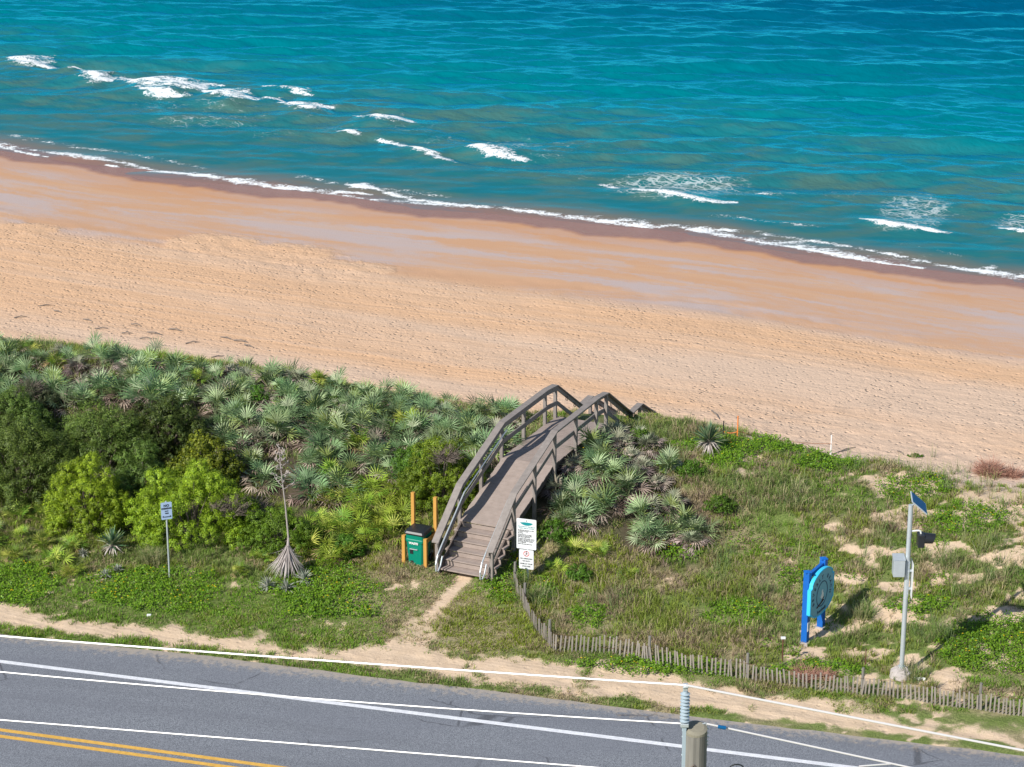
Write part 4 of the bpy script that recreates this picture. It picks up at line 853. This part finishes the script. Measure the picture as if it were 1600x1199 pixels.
mb = MB(); addtext(mb, 'WASTE', .085, -.02, .70, -.066, bold=.004); mb.build('lettering', M['white'], bn)
# ------------------------------------------------------------------ notice boards by the stairs
def place_board(tl, tr, bl, depth):   # panel basis from three surveyed corners
    q = P(*tl, 0); return q
gq = G(824, 908); z_g = gq.z
nb_ = empty('notice_post', gq, math.radians(-17), 'two white notice boards on one post at the foot of the boardwalk stairs', 'sign')
def zfor(px_, py_, base):   # height at which a vertical line over base projects to py_
    lo, hi = base.z, base.z+12
    for _ in range(40):
        m = (lo+hi)/2
        if float(proj(base.x, base.y, m)[1]) > py_: lo = m
        else: hi = m
    return lo-base.z
zt, zb_ = zfor(0, 811.5, gq), zfor(0, 858.5, gq); zb2 = zfor(0, 889.5, gq)
MB().box((0, .03, (zt-.05)/2-.15), (.05, .05, zt+.25)).build('post', M['galv'], nb_, .004)
hc = (zt+zb_)/2; H1 = zt-zb_; W1 = .57; p1 = MB().prism(rrect(W1, H1), .006).build('rules_board', M['signwhite'], nb_); p1.location = (-.03, 0, hc)
H2 = zb_-zb2-.02; W2 = .42; p2 = MB().prism(rrect(W2, H2), .006).build('warning_board', M['signwhite'], nb_); p2.location = (-.03, 0, zb2+H2/2)
mb = MB(); T = [(-.19, .03), (-.10, .045), (0, .05), (.10, .045), (.19, .03), (.14, -.02), (.05, -.045), (-.04, -.045), (-.12, -.02)]; mb.prism([(a, b+H1*.5-.15) for a, b in T], .004, Matrix.Translation((0, -.006, 0))); mb.build('wave_emblem', M['teal'], p1)
mb = MB(); mb.lathe([(.014, 0), (.014, .01)], n=10); mb.v = [(v[0], -.004-v[2], v[1]+H1*.5-.055) for v in mb.v]; mb.build('bolt', M['ink'], p1)
mb = MB(); addtext(mb, 'VOLUSIA FLAGLER BEACH'.replace('VOLUSIA FLAGLER ', 'WELCOME TO THE '), .042, 0, H1*.5-.235, -.006); addtext(mb, 'PUBLIC BEACH ACCESS', .042, 0, H1*.5-.285, -.006); mb.build('heading', M['teal'], p1)
mb = MB(); z = H1*.5-.345
for ln in ['No alcoholic beverages or glass', 'containers on beach', '', 'No driving', '', 'All pets must be on a leash', 'Owners must clean up after', 'pets while on the beach', '', 'No person shall damage, remove', 'or walk on any dune, sea oat or', 'sand fence. Fires and camping', 'are not allowed', '', 'Please take your litter home']:
    if ln:
        v, f = textmesh(ln, .036, .0012); x0 = min(q.x for q in v); mb.add([(q.x-x0-W1*.43, -.006-q.z, z+q.y) for q in v], f)
        z -= .0365
    else: z -= .012
mb.build('lettering', M['ink'], p1)
mb = MB(); rz = H2*.5-.12
for k in range(24):
    a, b = 2*math.pi*k/24, 2*math.pi*(k+1)/24; mb.add([(r_*math.cos(t), -.005, rz+r_*math.sin(t)) for r_, t in ((.085, a), (.085, b), (.068, b), (.068, a))], [(3, 2, 1, 0)])
mb.beam((-.055, -.006, rz+.055), (.055, -.006, rz-.055), .004, .016, (0, 1, 0)); mb.build('prohibition_ring', M['red'], p2)
mb = MB(); mb.beam((-.03, -.008, rz-.05), (.005, -.008, rz+.0), .005, .02, (0, 1, 0)); mb.beam((.005, -.008, rz), (.0, -.008, rz+.05), .005, .02, (0, 1, 0)); mb.beam((0, -.008, rz+.02), (.04, -.008, rz+.01), .005, .012, (0, 1, 0)); mb.box((.005, -.008, rz+.07), (.024, .004, .024)); mb.build('figure', M['ink'], p2)
mb = MB()
for i, ln in enumerate(['NO LIFEGUARD', 'ON DUTY', 'SWIM AT YOUR', 'OWN RISK']): addtext(mb, ln, .05, 0, rz-.15-.073*i-(.012 if i > 1 else 0), -.006, bold=.0012)
mb.build('lettering', M['ink'], p2)
# ------------------------------------------------------------------ parking sign
gq = G(265, 903); zt, zb_ = zfor(0, 784.5, gq), zfor(0, 811, gq)
ps_ = empty('street_sign', gq, math.radians(20), 'small parking sign with dark lettering on a thin steel pole before the bright green shrubs', 'sign')
MB().tube([(0, 0, -.3), (0, 0, zt+.02)], .026, 8).build('pole', M['galv'], ps_, smooth=True)
bp = MB().prism(rrect(.31, zt-zb_, .025), .005).build('plate', M['signshade'] if 'signshade' in M else M['signwhite'], ps_); bp.location = (0, -.032, (zt+zb_)/2)
mb = MB(); addtext(mb, 'NO', .10, 0, .155, -.006, bold=.003); addtext(mb, 'PARKING', .068, 0, .07, -.006, bold=.003); addtext(mb, 'ANY', .05, 0, -.01, -.006, bold=.001); addtext(mb, 'TIME', .05, 0, -.075, -.006, bold=.001)
mb.beam((-.1, -.006, -.17), (.1, -.006, -.17), .004, .03, (0, 1, 0)); mb.add([(-.13, -.007, -.17), (-.09, -.007, -.20), (-.09, -.007, -.14)], [(0, 1, 2)]); mb.add([(.13, -.007, -.17), (.09, -.007, -.14), (.09, -.007, -.20)], [(0, 1, 2)]); mb.build('lettering', M['ink'], bp)
# ------------------------------------------------------------------ blue town sign
g1 = G(1259, 1006); av = math.atan2(.87, .52)
ts = empty('town_sign', g1, av, 'blue two-post welcome sign with a shaped pale blue panel, on the right slope', 'sign')
# local x runs along the sign (away from the camera), the lettered face looks to -Y
H0 = 2.08
for x in (0, 1.02):
    gzz = Vector((g1.x+math.cos(av)*x, g1.y+math.sin(av)*x, 0)); dzg = float(hgt(gzz.x, gzz.y))-g1.z
    MB().box((x, 0.03, (H0+min(dzg, .0))/2), (.17, .17, H0-min(dzg, 0))).build('post', M['blue'], ts, .01)
    MB().lathe([(.13, 0), (.13, .02), (.02, .05)], (x, .03, H0), 4).build('post_cap', M['blue'], ts)
    MB().box((x, .03, .02+dzg*.5), (.26, .26, .10)).build('footing', M['concrete'], ts, .01)
MB().box((.51, .03, H0-.14), (.86, .09, .12)).build('cross_beam', M['blue'], ts, .006); MB().box((.51, .03, .72), (.86, .07, .10)).build('cross_beam', M['blue'], ts, .006)
MB().beam((.84, .03, .72), (1.0, .03, .42), .06, .06).build('brace', M['blue'], ts)
def outline(W_, zl, zs, top, bot, n_=14):
    c = W_/2; p = [(-c, zl), (-c, zs)]; p += [(-c+.09, zs+.02), (-c+.12, zs+.11)]
    for i in range(n_+1): a = math.pi-math.pi*(.12+.76*i/n_); p.append((math.cos(a)*(c-.10)/math.cos(math.pi*.12), zs+.11+(top)*(math.sin(a)-math.sin(math.pi*.12))/(1-math.sin(math.pi*.12))))
    p += [(c-.12, zs+.11), (c-.09, zs+.02), (c, zs), (c, zl), (c-.09, zl-.03), (c-.12, zl-.08)]
    for i in range(n_+1): a = -math.pi*(.1+.8*i/n_); p.append((math.cos(a)*(c-.12)/math.cos(math.pi*.1), zl-.08-bot*(-math.sin(a)-math.sin(math.pi*.1))/(1-math.sin(math.pi*.1))))
    p += [(-c+.12, zl-.08), (-c+.09, zl-.03)]; return p
ol = outline(1.50, -.36, .36, .23, .16)
pn = MB().prism(ol, .09).build('panel', M['border'], ts); pn.location = (.53, -.125, 1.30)
mb = MB(); nO = len(ol)
for i in range(nO):
    (a, b), (c_, d_) = ol[i], ol[(i+1) % nO]; s1 = .955; mb.add([(a, -.048, b), (c_, -.048, d_), (c_*s1, -.048, d_*s1), (a*s1, -.048, b*s1), (a, -.058, b), (c_, -.058, d_), (c_*s1, -.058, d_*s1), (a*s1, -.058, b*s1)], [(4, 5, 6, 7), (0, 3, 2, 1), (0, 1, 5, 4), (3, 7, 6, 2)])
mb.build('panel_border', M['border'], pn); MB().prism([(a*.955, b*.955) for a, b in ol], .003, Matrix.Translation((0, -.0466, 0))).build('panel_face', M['cyan'], pn)
mb = MB(); word = 'BEVERLY BEACH'; R0 = .56
for i, ch in enumerate(word):
    if ch == ' ': continue
    a = math.radians(200-i*220/(len(word)-1)); addtext(mb, ch, .15, R0*1.0*math.cos(a), .03+R0*.80*math.sin(a), -.049, a-math.pi/2, .006)
mb.build('lettering', M['navy'], pn)
mb = MB(); addtext(mb, 'Boardwalk', .13, 0, -.47, -.049, 0, .004); mb.build('small_lettering', M['navy'], pn)
mb = MB()
for k in range(40):
    a, b = 2*math.pi*k/40, 2*math.pi*(k+1)/40; mb.add([(r_*math.cos(t)*.98, y_, r_*math.sin(t)+.0) for y_ in (-.046, -.055) for r_, t in ((.36, a), (.36, b), (.335, b), (.335, a))], [(4, 5, 6, 7), (0, 1, 5, 4), (3, 7, 6, 2)])
mb.build('ring', M['navy'], pn)
mb = MB(); mb.prism([(-.10, -.08), (-.02, .0), (-.03, .08), (.02, .12), (.06, .10), (.04, .05), (.10, -.02), (.09, -.12), (.0, -.16)], .008, Matrix.Translation((0, -.052, 0))); mb.build('bird_emblem', M['white'], pn)
mb = MB(); mb.beam((-.34, -.052, -.30), (.10, -.052, -.20), .008, .05, (0, 1, 0)); mb.beam((-.1, -.052, -.27), (.12, -.052, -.12), .008, .03, (0, 1, 0)); mb.build('branch_emblem', M['rust'], pn)
MB().box((0, -.062, .52), (.15, .012, .26)).build('small_notice', M['signwhite'], ts, .003); MB().box((0, -.070, .53), (.09, .004, .13)).build('notice_print', M['porc'], ts)
# ------------------------------------------------------------------ solar beacon pole
gq = G(1408, 1056); zt = zfor(0, 789, gq)
sp_ = empty('solar_beacon_pole', gq, 0, 'tall grey steel pole with tilted solar panel, black signal head and grey cabinet', 'beacon pole')
MB().tube([(0, 0, -.2), (0, 0, zt)], .062, 14).build('pole', M['galv'], sp_, smooth=True); MB().tube([(0, 0, .12), (0, 0, .3)], .085, 14).build('collar', M['galv'], sp_, smooth=True)
u = Vector((.40, .02, -.36)); v_ = Vector((.03, .52, .08)); nn = u.cross(v_).normalized(); o0 = Vector((-.02, -.22, zt+.16))
if nn.z < 0: nn = -nn
def slab(o, u, v, t, n): return [o, o+u, o+u+v, o+v, o+n*t, o+u+n*t, o+u+v+n*t, o+v+n*t]
MB().hexa(slab(o0, u, v_, .03, nn)).build('solar_panel_frame', M['galv'], sp_, .003)
MB().hexa(slab(o0+u*.04+v_*.04+nn*.031, u*.92, v_*.92, .004, nn)).build('solar_cells', M['solar'], sp_)
MB().beam((0, 0, zt-.02), (.14, .05, zt+.02), .05, .03).build('panel_bracket', M['galv'], sp_)
z = zfor(0, 829, gq); z1, z0 = zfor(0, 834, gq), zfor(0, 853, gq)
MB().tube([(.05, 0, z-.02), (.22, 0, z), (.28, 0, z-.02), (.30, 0, z-.1)], .022, 8).build('arm', M['white'], sp_, smooth=True)
MB().box((.30, 0, (z1+z0)/2), (.17, .30, z1-z0)).build('signal_housing', M['blackp'], sp_, .012)
mb = MB(); cz_ = (z1+z0)/2+.04
for k in range(18):
    a0, a1 = math.radians(-40+k*260/18), math.radians(-40+(k+1)*260/18)
    for rr in (.15,):
        q = [(.385, rr*math.cos(a0), cz_+rr*math.sin(a0)), (.385, rr*math.cos(a1), cz_+rr*math.sin(a1)), (.67-.10*(1-math.sin(a1))*.5, rr*.9*math.cos(a1), cz_+rr*.9*math.sin(a1)-.02), (.67-.10*(1-math.sin(a0))*.5, rr*.9*math.cos(a0), cz_+rr*.9*math.sin(a0)-.02)]
        mb.add(q+[(x_, y_*.95, (z_-cz_)*.95+cz_) for x_, y_, z_ in q], [(0, 1, 2, 3), (7, 6, 5, 4), (2, 6, 7, 3)])
mb.build('visor', M['blackp'], sp_); mb = MB(); mb.lathe([(.13, 0), (.12, .02), (.06, .035)], n=20); o = mb.build('lens', M['solar'], sp_, smooth=True); o.rotation_euler = (0, math.radians(90), 0); o.location = (.387, 0, cz_)
z1, z0 = zfor(0, 872, gq), zfor(0, 898, gq)
cb = MB().box((-.23, -.02, (z1+z0)/2), (.29, .30, z1-z0)).build('control_cabinet', M['galv'], sp_, .008)
MB().add([(-.385, -.18, z1+.002), (-.075, -.18, z1+.002), (-.075, .16, z1+.06), (-.385, .16, z1+.06), (-.385, .16, z1+.002), (-.075, .16, z1+.002)], [(0, 1, 2, 3), (0, 3, 4), (1, 5, 2), (3, 2, 5, 4)]).build('cabinet_roof', M['galv'], cb)
for zc_ in (z0+.12, z1-.12): MB().tube([(0, 0, zc_-.03), (0, 0, zc_+.03)], .072, 14).build('clamp_band', M['galv'], sp_)
z1, z0 = zfor(0, 884, gq), zfor(0, 906, gq); zz0 = zfor(0, 932, gq)
for a_, b_, w_ in ((z0, z1+.12, .42), (zz0, z0-.02, .36)):
    MB().box((.125, -.0, (a_+b_)/2), (.008, w_, b_-a_)).build('sign_plate', M['signwhite'], sp_); MB().box((.09, 0, (a_+b_)/2), (.07, .05, .05)).build('plate_bracket', M['galv'], sp_)
r_ = random.Random(3); mb = MB(); mb.lathe([(.24, -.12), (.31, .0), (.28, .14), (.17, .24), (.05, .27)], n=14); mb.v = [(x*r_.uniform(.82, 1.15), y*r_.uniform(.82, 1.15), z*r_.uniform(.85, 1.1)) for x, y, z in mb.v]; mb.build('concrete_footing', M['concrete'], sp_)
# ------------------------------------------------------------------ sand fence
FT = [(803, 917), (812, 937), (822, 958), (834, 981), (848, 1000), (866, 1018), (905, 1020), (950, 1021), (1000, 1032), (1046, 1044), (1090, 1052), (1140, 1057), (1182, 1066), (1225, 1072), (1280, 1079), (1337, 1085), (1412, 1092), (1487, 1105), (1562, 1114), (1610, 1121), (1680, 1132)]
FW = [G(a, b) for a, b in FT]; cum = [0]
for a, b in zip(FW[:-1], FW[1:]): cum.append(cum[-1]+(b-a).length)
def fpt(s):
    x = np.interp(s, cum, [q.x for q in FW]); y = np.interp(s, cum, [q.y for q in FW]); return Vector((float(x), float(y), float(hgt(x, y))))
fe = empty('sand_fence', FW[5], 0, 'low bleached lath sand fence running along the foot of the dune beside the road', 'fence'); fo_ = -Vector(FW[5]); L_ = cum[-1]
mb = MB(); s = .1; r_ = random.Random(12); lean = 0
while s < L_:
    p = fpt(s); d = (fpt(min(s+.1, L_))-fpt(max(s-.1, 0))); d.z = 0; d.normalize(); h = r_.uniform(.42, .55)*(1.05 if s < 9 else .95); lean = lean*.85+r_.gauss(0, .018)
    if 3 < s < L_ and r_.random() < .008: s += .1; continue
    t = p+fo_+d*(lean+r_.gauss(0, .012))+Vector((d.y, -d.x, 0))*r_.gauss(.02, .02); t.z = p.z+fo_.z+h; b = p+fo_; b.z -= .1; mb.beam(b, t, .042, .012, d.cross(Vector((0, 0, 1)))); s += r_.uniform(.092, .122)
mb.build('slats', M['slat'], fe)
for hz in (.18, .46):
    mb = MB(); mb.tube([fpt(s)+fo_+Vector((0, .012, hz)) for s in np.arange(0, L_, .6)], .004, 4); mb.build('twisted_wire', M['rust'], fe)
for s in (0.02, 1.2, 3.35, 6.3, 9.0, 12.0, 15.0, 18.3, 20.3):
    if s < L_:
        p = fpt(s)+fo_; MB().tube([p+Vector((.02, .05, -.2)), p+Vector((.03, .05, .74))], [.045, .038], 7).build('fence_post', M['pole'], fe)
# ------------------------------------------------------------------ utility pole with wires
UT = Vector((0, 0, CZ))+Vector(ray(1087.5, 1138)).normalized()*31.5
up_ = empty('utility_pole', (UT.x, UT.y, 0), 0, 'grey weathered timber utility pole whose top reaches into the bottom of the view', 'utility pole'); HT = UT.z
mb = MB(); NSEG = 24; rr = [.20, .175, .15, .138]; zz = [0, HT*.4, HT*.85, HT-.06]
for R_, z_ in zip(rr, zz):
    for k in range(NSEG): a = 2*math.pi*k/NSEG; w_ = 1+.03*math.sin(k*2.7)+.02*math.sin(k*5.1); mb.v.append((R_*w_*math.cos(a), R_*w_*math.sin(a), z_))
for i in range(3):
    for k in range(NSEG): mb.f.append((i*NSEG+k, i*NSEG+(k+1) % NSEG, (i+1)*NSEG+(k+1) % NSEG, (i+1)*NSEG+k))
mb.build('shaft', M['pole'], up_)
mb = MB(); mb.lathe([(.139, -.06), (.137, .0), (.10, .018), (.02, .02)], n=24); mb.v = [(x, y, z+HT+(.25*y if z > -.05 else 0)) for x, y, z in mb.v]; mb.build('pole_end', M['poletop'], up_)
def at_pix(px_, py_, Y): d = ray(px_, py_); return Vector(np.array([0, 0, CZ])+d*(Y/d[1]))
ia = at_pix(1071, 1072, UT.y-.02)-Vector((UT.x, UT.y, 0)); ix = ia.x
MB().box((ix, -.03, HT-.42), (.045, .07, 1.0)).build('steel_bracket', M['porc'], up_, .004)
zi = ia.z; ins = [(.022, HT-.05)]
prof = [(.028, HT+.08-0)]; z = HT+.10; 
mb = MB(); pr = [(.03, z-.12), (.03, z)]
nsh = 9; zs = np.linspace(z+.02, zi-.10, nsh)
for q in zs: pr += [(.030, q-.014), (.058, q-.006), (.060, q), (.034, q+.014)]
pr += [(.03, zi-.06)]; mb.lathe(pr, (ix, -.03, 0), 20); mb.build('insulator', M['porc'], up_, smooth=True)
MB().box((ix, -.03, z-.03), (.10, .10, .05)).build('insulator_base', M['galv'], up_, .008)
MB().box((ix, -.03, zi-.01), (.06, .05, .09)).build('wire_clamp', M['galv'], up_, .008); MB().tube([(ix-.03, -.06, zi+.0), (ix+.04, -.06, zi+.01)], .016, 6).build('clamp_bolt', M['galv'], up_)
for zz_ in (-.10, -.35): MB().tube([(ix-.03, -.03, HT+zz_), (ix+.12, -.03, HT+zz_)], .012, 6).build('through_bolt', M['galv'], up_)
b_ = at_pix(1104, 1131, UT.y+.06)-Vector((UT.x, UT.y, 0))
mb = MB()
for k in range(6):
    q = b_+Vector((.006*(k % 2), 0, -.055*k)); mb.tube([q+Vector((-.022, -.01, .02)), q+Vector((.024, 0, -.02))], .008, 5)
mb.tube([b_+Vector((-.05, 0, .0)), b_, b_+Vector((.008, 0, -.34))], .008, 5); mb.build('wire_ties', M['galv'], up_)
MB().tube([b_+Vector((-.045, .02, -.30)), b_+Vector((-.05, .02, -2.2))], .02, 7).build('down_lead', M['blackp'], up_)
mb = MB(); c0 = Vector((-.03, -.152, HT-.42)); mb.beam(c0, c0+Vector((-.07, .0, -.09)), .02, .012); mb.beam(c0, c0+Vector((.08, .025, -.11)), .02, .012); mb.build('nailed_chevron', M['drift'], up_)
mb = MB(); addtext(mb, 'P', .08, -.05, HT-.63, -.158, bold=.003); mb.build('pole_tag', M['white'], up_)
def wire(name, A, pts_l, r, label, ext):
    """parabola through the pole point A and two surveyed pixels, in the vertical plane of the road direction"""
    d2 = pts_l[0]; dirv = Vector((ext[0], ext[1], 0)).normalized(); S_ = [0.0]; Z_ = [A.z]
    for (a, b) in pts_l:
        n3 = np.array([-dirv.y, dirv.x, 0]); dr = ray(a, b); o3 = np.array([0, 0, CZ]); t = ((np.array(A)-o3)@n3)/(dr@n3); q = o3+dr*t; S_.append(float((q-np.array(A))@np.array(dirv))); Z_.append(float(q[2]))
    k = np.polyfit(S_, Z_, 2); k[2] += A.z-np.polyval(k, 0); L = ext[2]; sg = 1 if S_[-1] > 0 else -1
    if k[0] < 0: k = np.polyfit([0, S_[-1]], [A.z, Z_[-1]], 1)
    mb = MB(); mb.tube([A+dirv*(sg*s)+Vector((0, 0, float(np.polyval(k, sg*s))-A.z)) for s in np.arange(0, L+.1, .8)], r, 7)
    mb.v = [tuple(Vector(v)-A) for v in mb.v]; o = mb.build(name, M['wire'], None, smooth=True); o.location = A; tag(o, label, 'cable'); return o
A1 = Vector((UT.x+ix, UT.y-.06, zi+.03)); A2 = Vector((UT.x+b_.x, UT.y+b_.y, b_.z)); A2l = Vector((UT.x-.14, UT.y+.06, float(b_.z)))
dd_ = (ed.x, ed.y)
wire('overhead_wire', A1, [(530, 1034), (0, 994)], .0135, 'topmost white overhead wire, its stretch left of the pole above the verge', (dd_[0], dd_[1], 24))
wire('overhead_wire', A1, [(1340, 1119), (1600, 1173)], .0145, 'topmost white overhead wire, its stretch right of the pole insulator', (dd_[0], dd_[1]-.10, 24))
wire('overhead_wire', A2l, [(530, 1095), (0, 1050)], .0095, 'second overhead wire left of the pole top, crossing the white edge line', (dd_[0], dd_[1], 24))
w2 = wire('overhead_wire', A2, [(1250, 1162), (1420, 1199)], .0115, 'thin overhead wire leaving the right side of the pole top', (dd_[0], dd_[1]-.10, 24))
q1 = at_pix(1127, 1136.5, A2.y-.12)
q0, q2 = at_pix(1122, 1135.5, A2.y-.12), at_pix(1134, 1137.8, A2.y-.12); o = MB().tube([q0-A2, q2-A2], .024, 10).build('wire_sleeve', M['solar'], w2)
A3 = at_pix(1000, 1205, UT.y-.8); wire('overhead_wire', A3, [(500, 1162), (0, 1125)], .0095, 'lowest overhead wire, crossing the lower left of the road', (dd_[0], dd_[1], 24))
q0, q2 = at_pix(1342, 1197.5, UT.y-1), at_pix(1388, 1194, UT.y-1); o = MB().tube([Vector((0, 0, 0)), q2-q0, q2-q0+Vector((.03, .0, .001))], .010, 7).build('service_cable', M['wire']); o.location = q0; tag(o, 'short pale cable piece at the bottom right edge of the picture', 'cable')
mb = MB(); cc_ = at_pix(1151, 1201, UT.y-.3); mb.tube([Vector((.085*math.cos(a), .0, .055*math.sin(a))) for a in np.linspace(-.3, math.pi+.3, 14)], .010, 6); o = mb.build('cable_loop', M['blackp']); o.location = cc_; tag(o, 'dark looped cable right of the utility pole', 'cable')
# ------------------------------------------------------------------ stakes, tape, driftwood on the beach side
def stake(px_, py_, top, r, mat, label, name='stake', base=None):
    g = G(px_, py_) if base is None else base; h = zfor(0, top, g); o = MB().tube([(0, 0, -.15), (0, 0, h)], r, 7).build(name, mat); o.location = g; tag(o, label, 'stake'); return o
stake(1130, 685, 658, .018, M['ink'], 'thin dark stake behind the spiky yucca at the beach edge'); stake(1152, 688, 650, .02, M['orange'], 'orange marker stake just right of the dark stake'); stake(1298, 712, 680, .022, M['white'], 'white marker pole at the beach edge of the dune')
s1, s2, s3 = COL.objects[-3].location, COL.objects[-2].location, COL.objects[-1].location
mb = MB(); A_ = Vector(s2)+Vector((0, 0, .30)); B_ = Vector(s3)+Vector((0, 0, .42)); mb.tube([(A_.lerp(B_, t))+Vector((0, 0, -.45*t*(1-t)))-A_ for t in np.linspace(0, 1, 12)], .008, 5); o = mb.build('marker_tape', M['orange']); o.location = A_; tag(o, 'orange tape strung from the orange stake to the white pole', 'tape')
mb = MB(); A_ = Vector(s1)+Vector((0, 0, .22)); B_ = Vector(s2)+Vector((0, 0, .28)); mb.tube([(A_.lerp(B_, t))+Vector((0, 0, -.2*t*(1-t)))-A_ for t in np.linspace(0, 1, 8)], .010, 5); o = mb.build('marker_tape', M['orange']); o.location = A_; tag(o, 'short orange tape between the dark stake and the orange stake', 'tape')
def stick(p0, p1, r, label, mat='drift', lift=.03):
    a = G(*p0); b = G(*p1); a.z += lift; b.z += lift; m = a.lerp(b, .55)+Vector((0, 0, .05)); o = MB().tube([(0, 0, 0), m-a, b-a], [r, r*.8, r*.4], 6).build('driftwood', M[mat]); o.location = a; tag(o, label, 'driftwood'); return o
stick((1303, 711), (1337, 700), .022, 'straight dark driftwood branch right of the white marker pole'); stick((1243, 699), (1262, 696), .02, 'short dark driftwood stick left of the white marker pole'); stick((1112, 643), (1124, 656), .03, 'thin driftwood branch on sand above the yucca')
stick((1402, 706), (1412, 712), .02, 'small weathered stick on sand above the solar pole')
g = G(1432, 713); o = shrub(1430, 714, .3, .15, .12, MD1, MD2, 700, .05, 'washed-up green sprig lying on the pale sand', seed=77, nl=6, name='seaweed_sprig', cat='plant')
g = G(1545, 742); e = empty('brush_pile', g, 0, 'heap of dead brown twigs on the sand at the right edge', 'brush pile')
twig_ball(.62, 420, 31, e, (0, 0, 0), 'twigs', .55, M['brick']); twig_ball(.42, 200, 32, e, (.75, -.15, 0), 'twigs', .4, M['brick'])
for i, (a, b) in enumerate([(150, 515), (190, 522), (230, 520), (290, 538), (345, 528), (365, 533), (60, 480), (85, 487), (22, 498), (130, 500), (265, 515), (205, 508), (382, 540), (330, 560), (218, 530)]):
    ln = rnd.uniform(8, 24); stick((a, b), (a+ln, b+rnd.uniform(-3, 5)), .028, 'dark strip of driftwood lying on the beach above the palmettos at the left'); COL.objects[-1]['group'] = 'driftwood scattered on the left beach'
st = stake(1222, 1040, 998, .02, M['rust'], 'thin rusty stake with a pale cap left of the blue sign'); MB().box((0, 0, .02+zfor(0, 998, st.location)), (.12, .06, .05)).build('cap', M['white'], st)
stake(1352, 1040, 1014, .015, M['rust'], 'thin rusty stake between the blue sign and the solar pole')
mp = empty('dried_brush', G(1258, 1058), 0, 'low heap of reddish dry brush behind the lath fence', 'brush pile'); twig_ball(.45, 160, 41, mp, (0, 0, 0), 'twigs', .25, M['brick']); twig_ball(.35, 110, 42, mp, (.5, -.05, 0), 'twigs', .25, M['brick'])
g = G(233, 963); o = MB().box((0, 0, .03), (.12, .08, .05)).build('litter_scrap', M['white'], bevel=.01); o.location = g; tag(o, 'white scrap of litter in the roadside grass', 'litter')
g = G(1428, 1063); o = MB().tube([(0, 0, .04), (.3, -.05, .05)], .05, 8).build('pipe_stub', M['white']); o.location = g; tag(o, 'short white pipe lying right of the concrete pole footing', 'pipe')
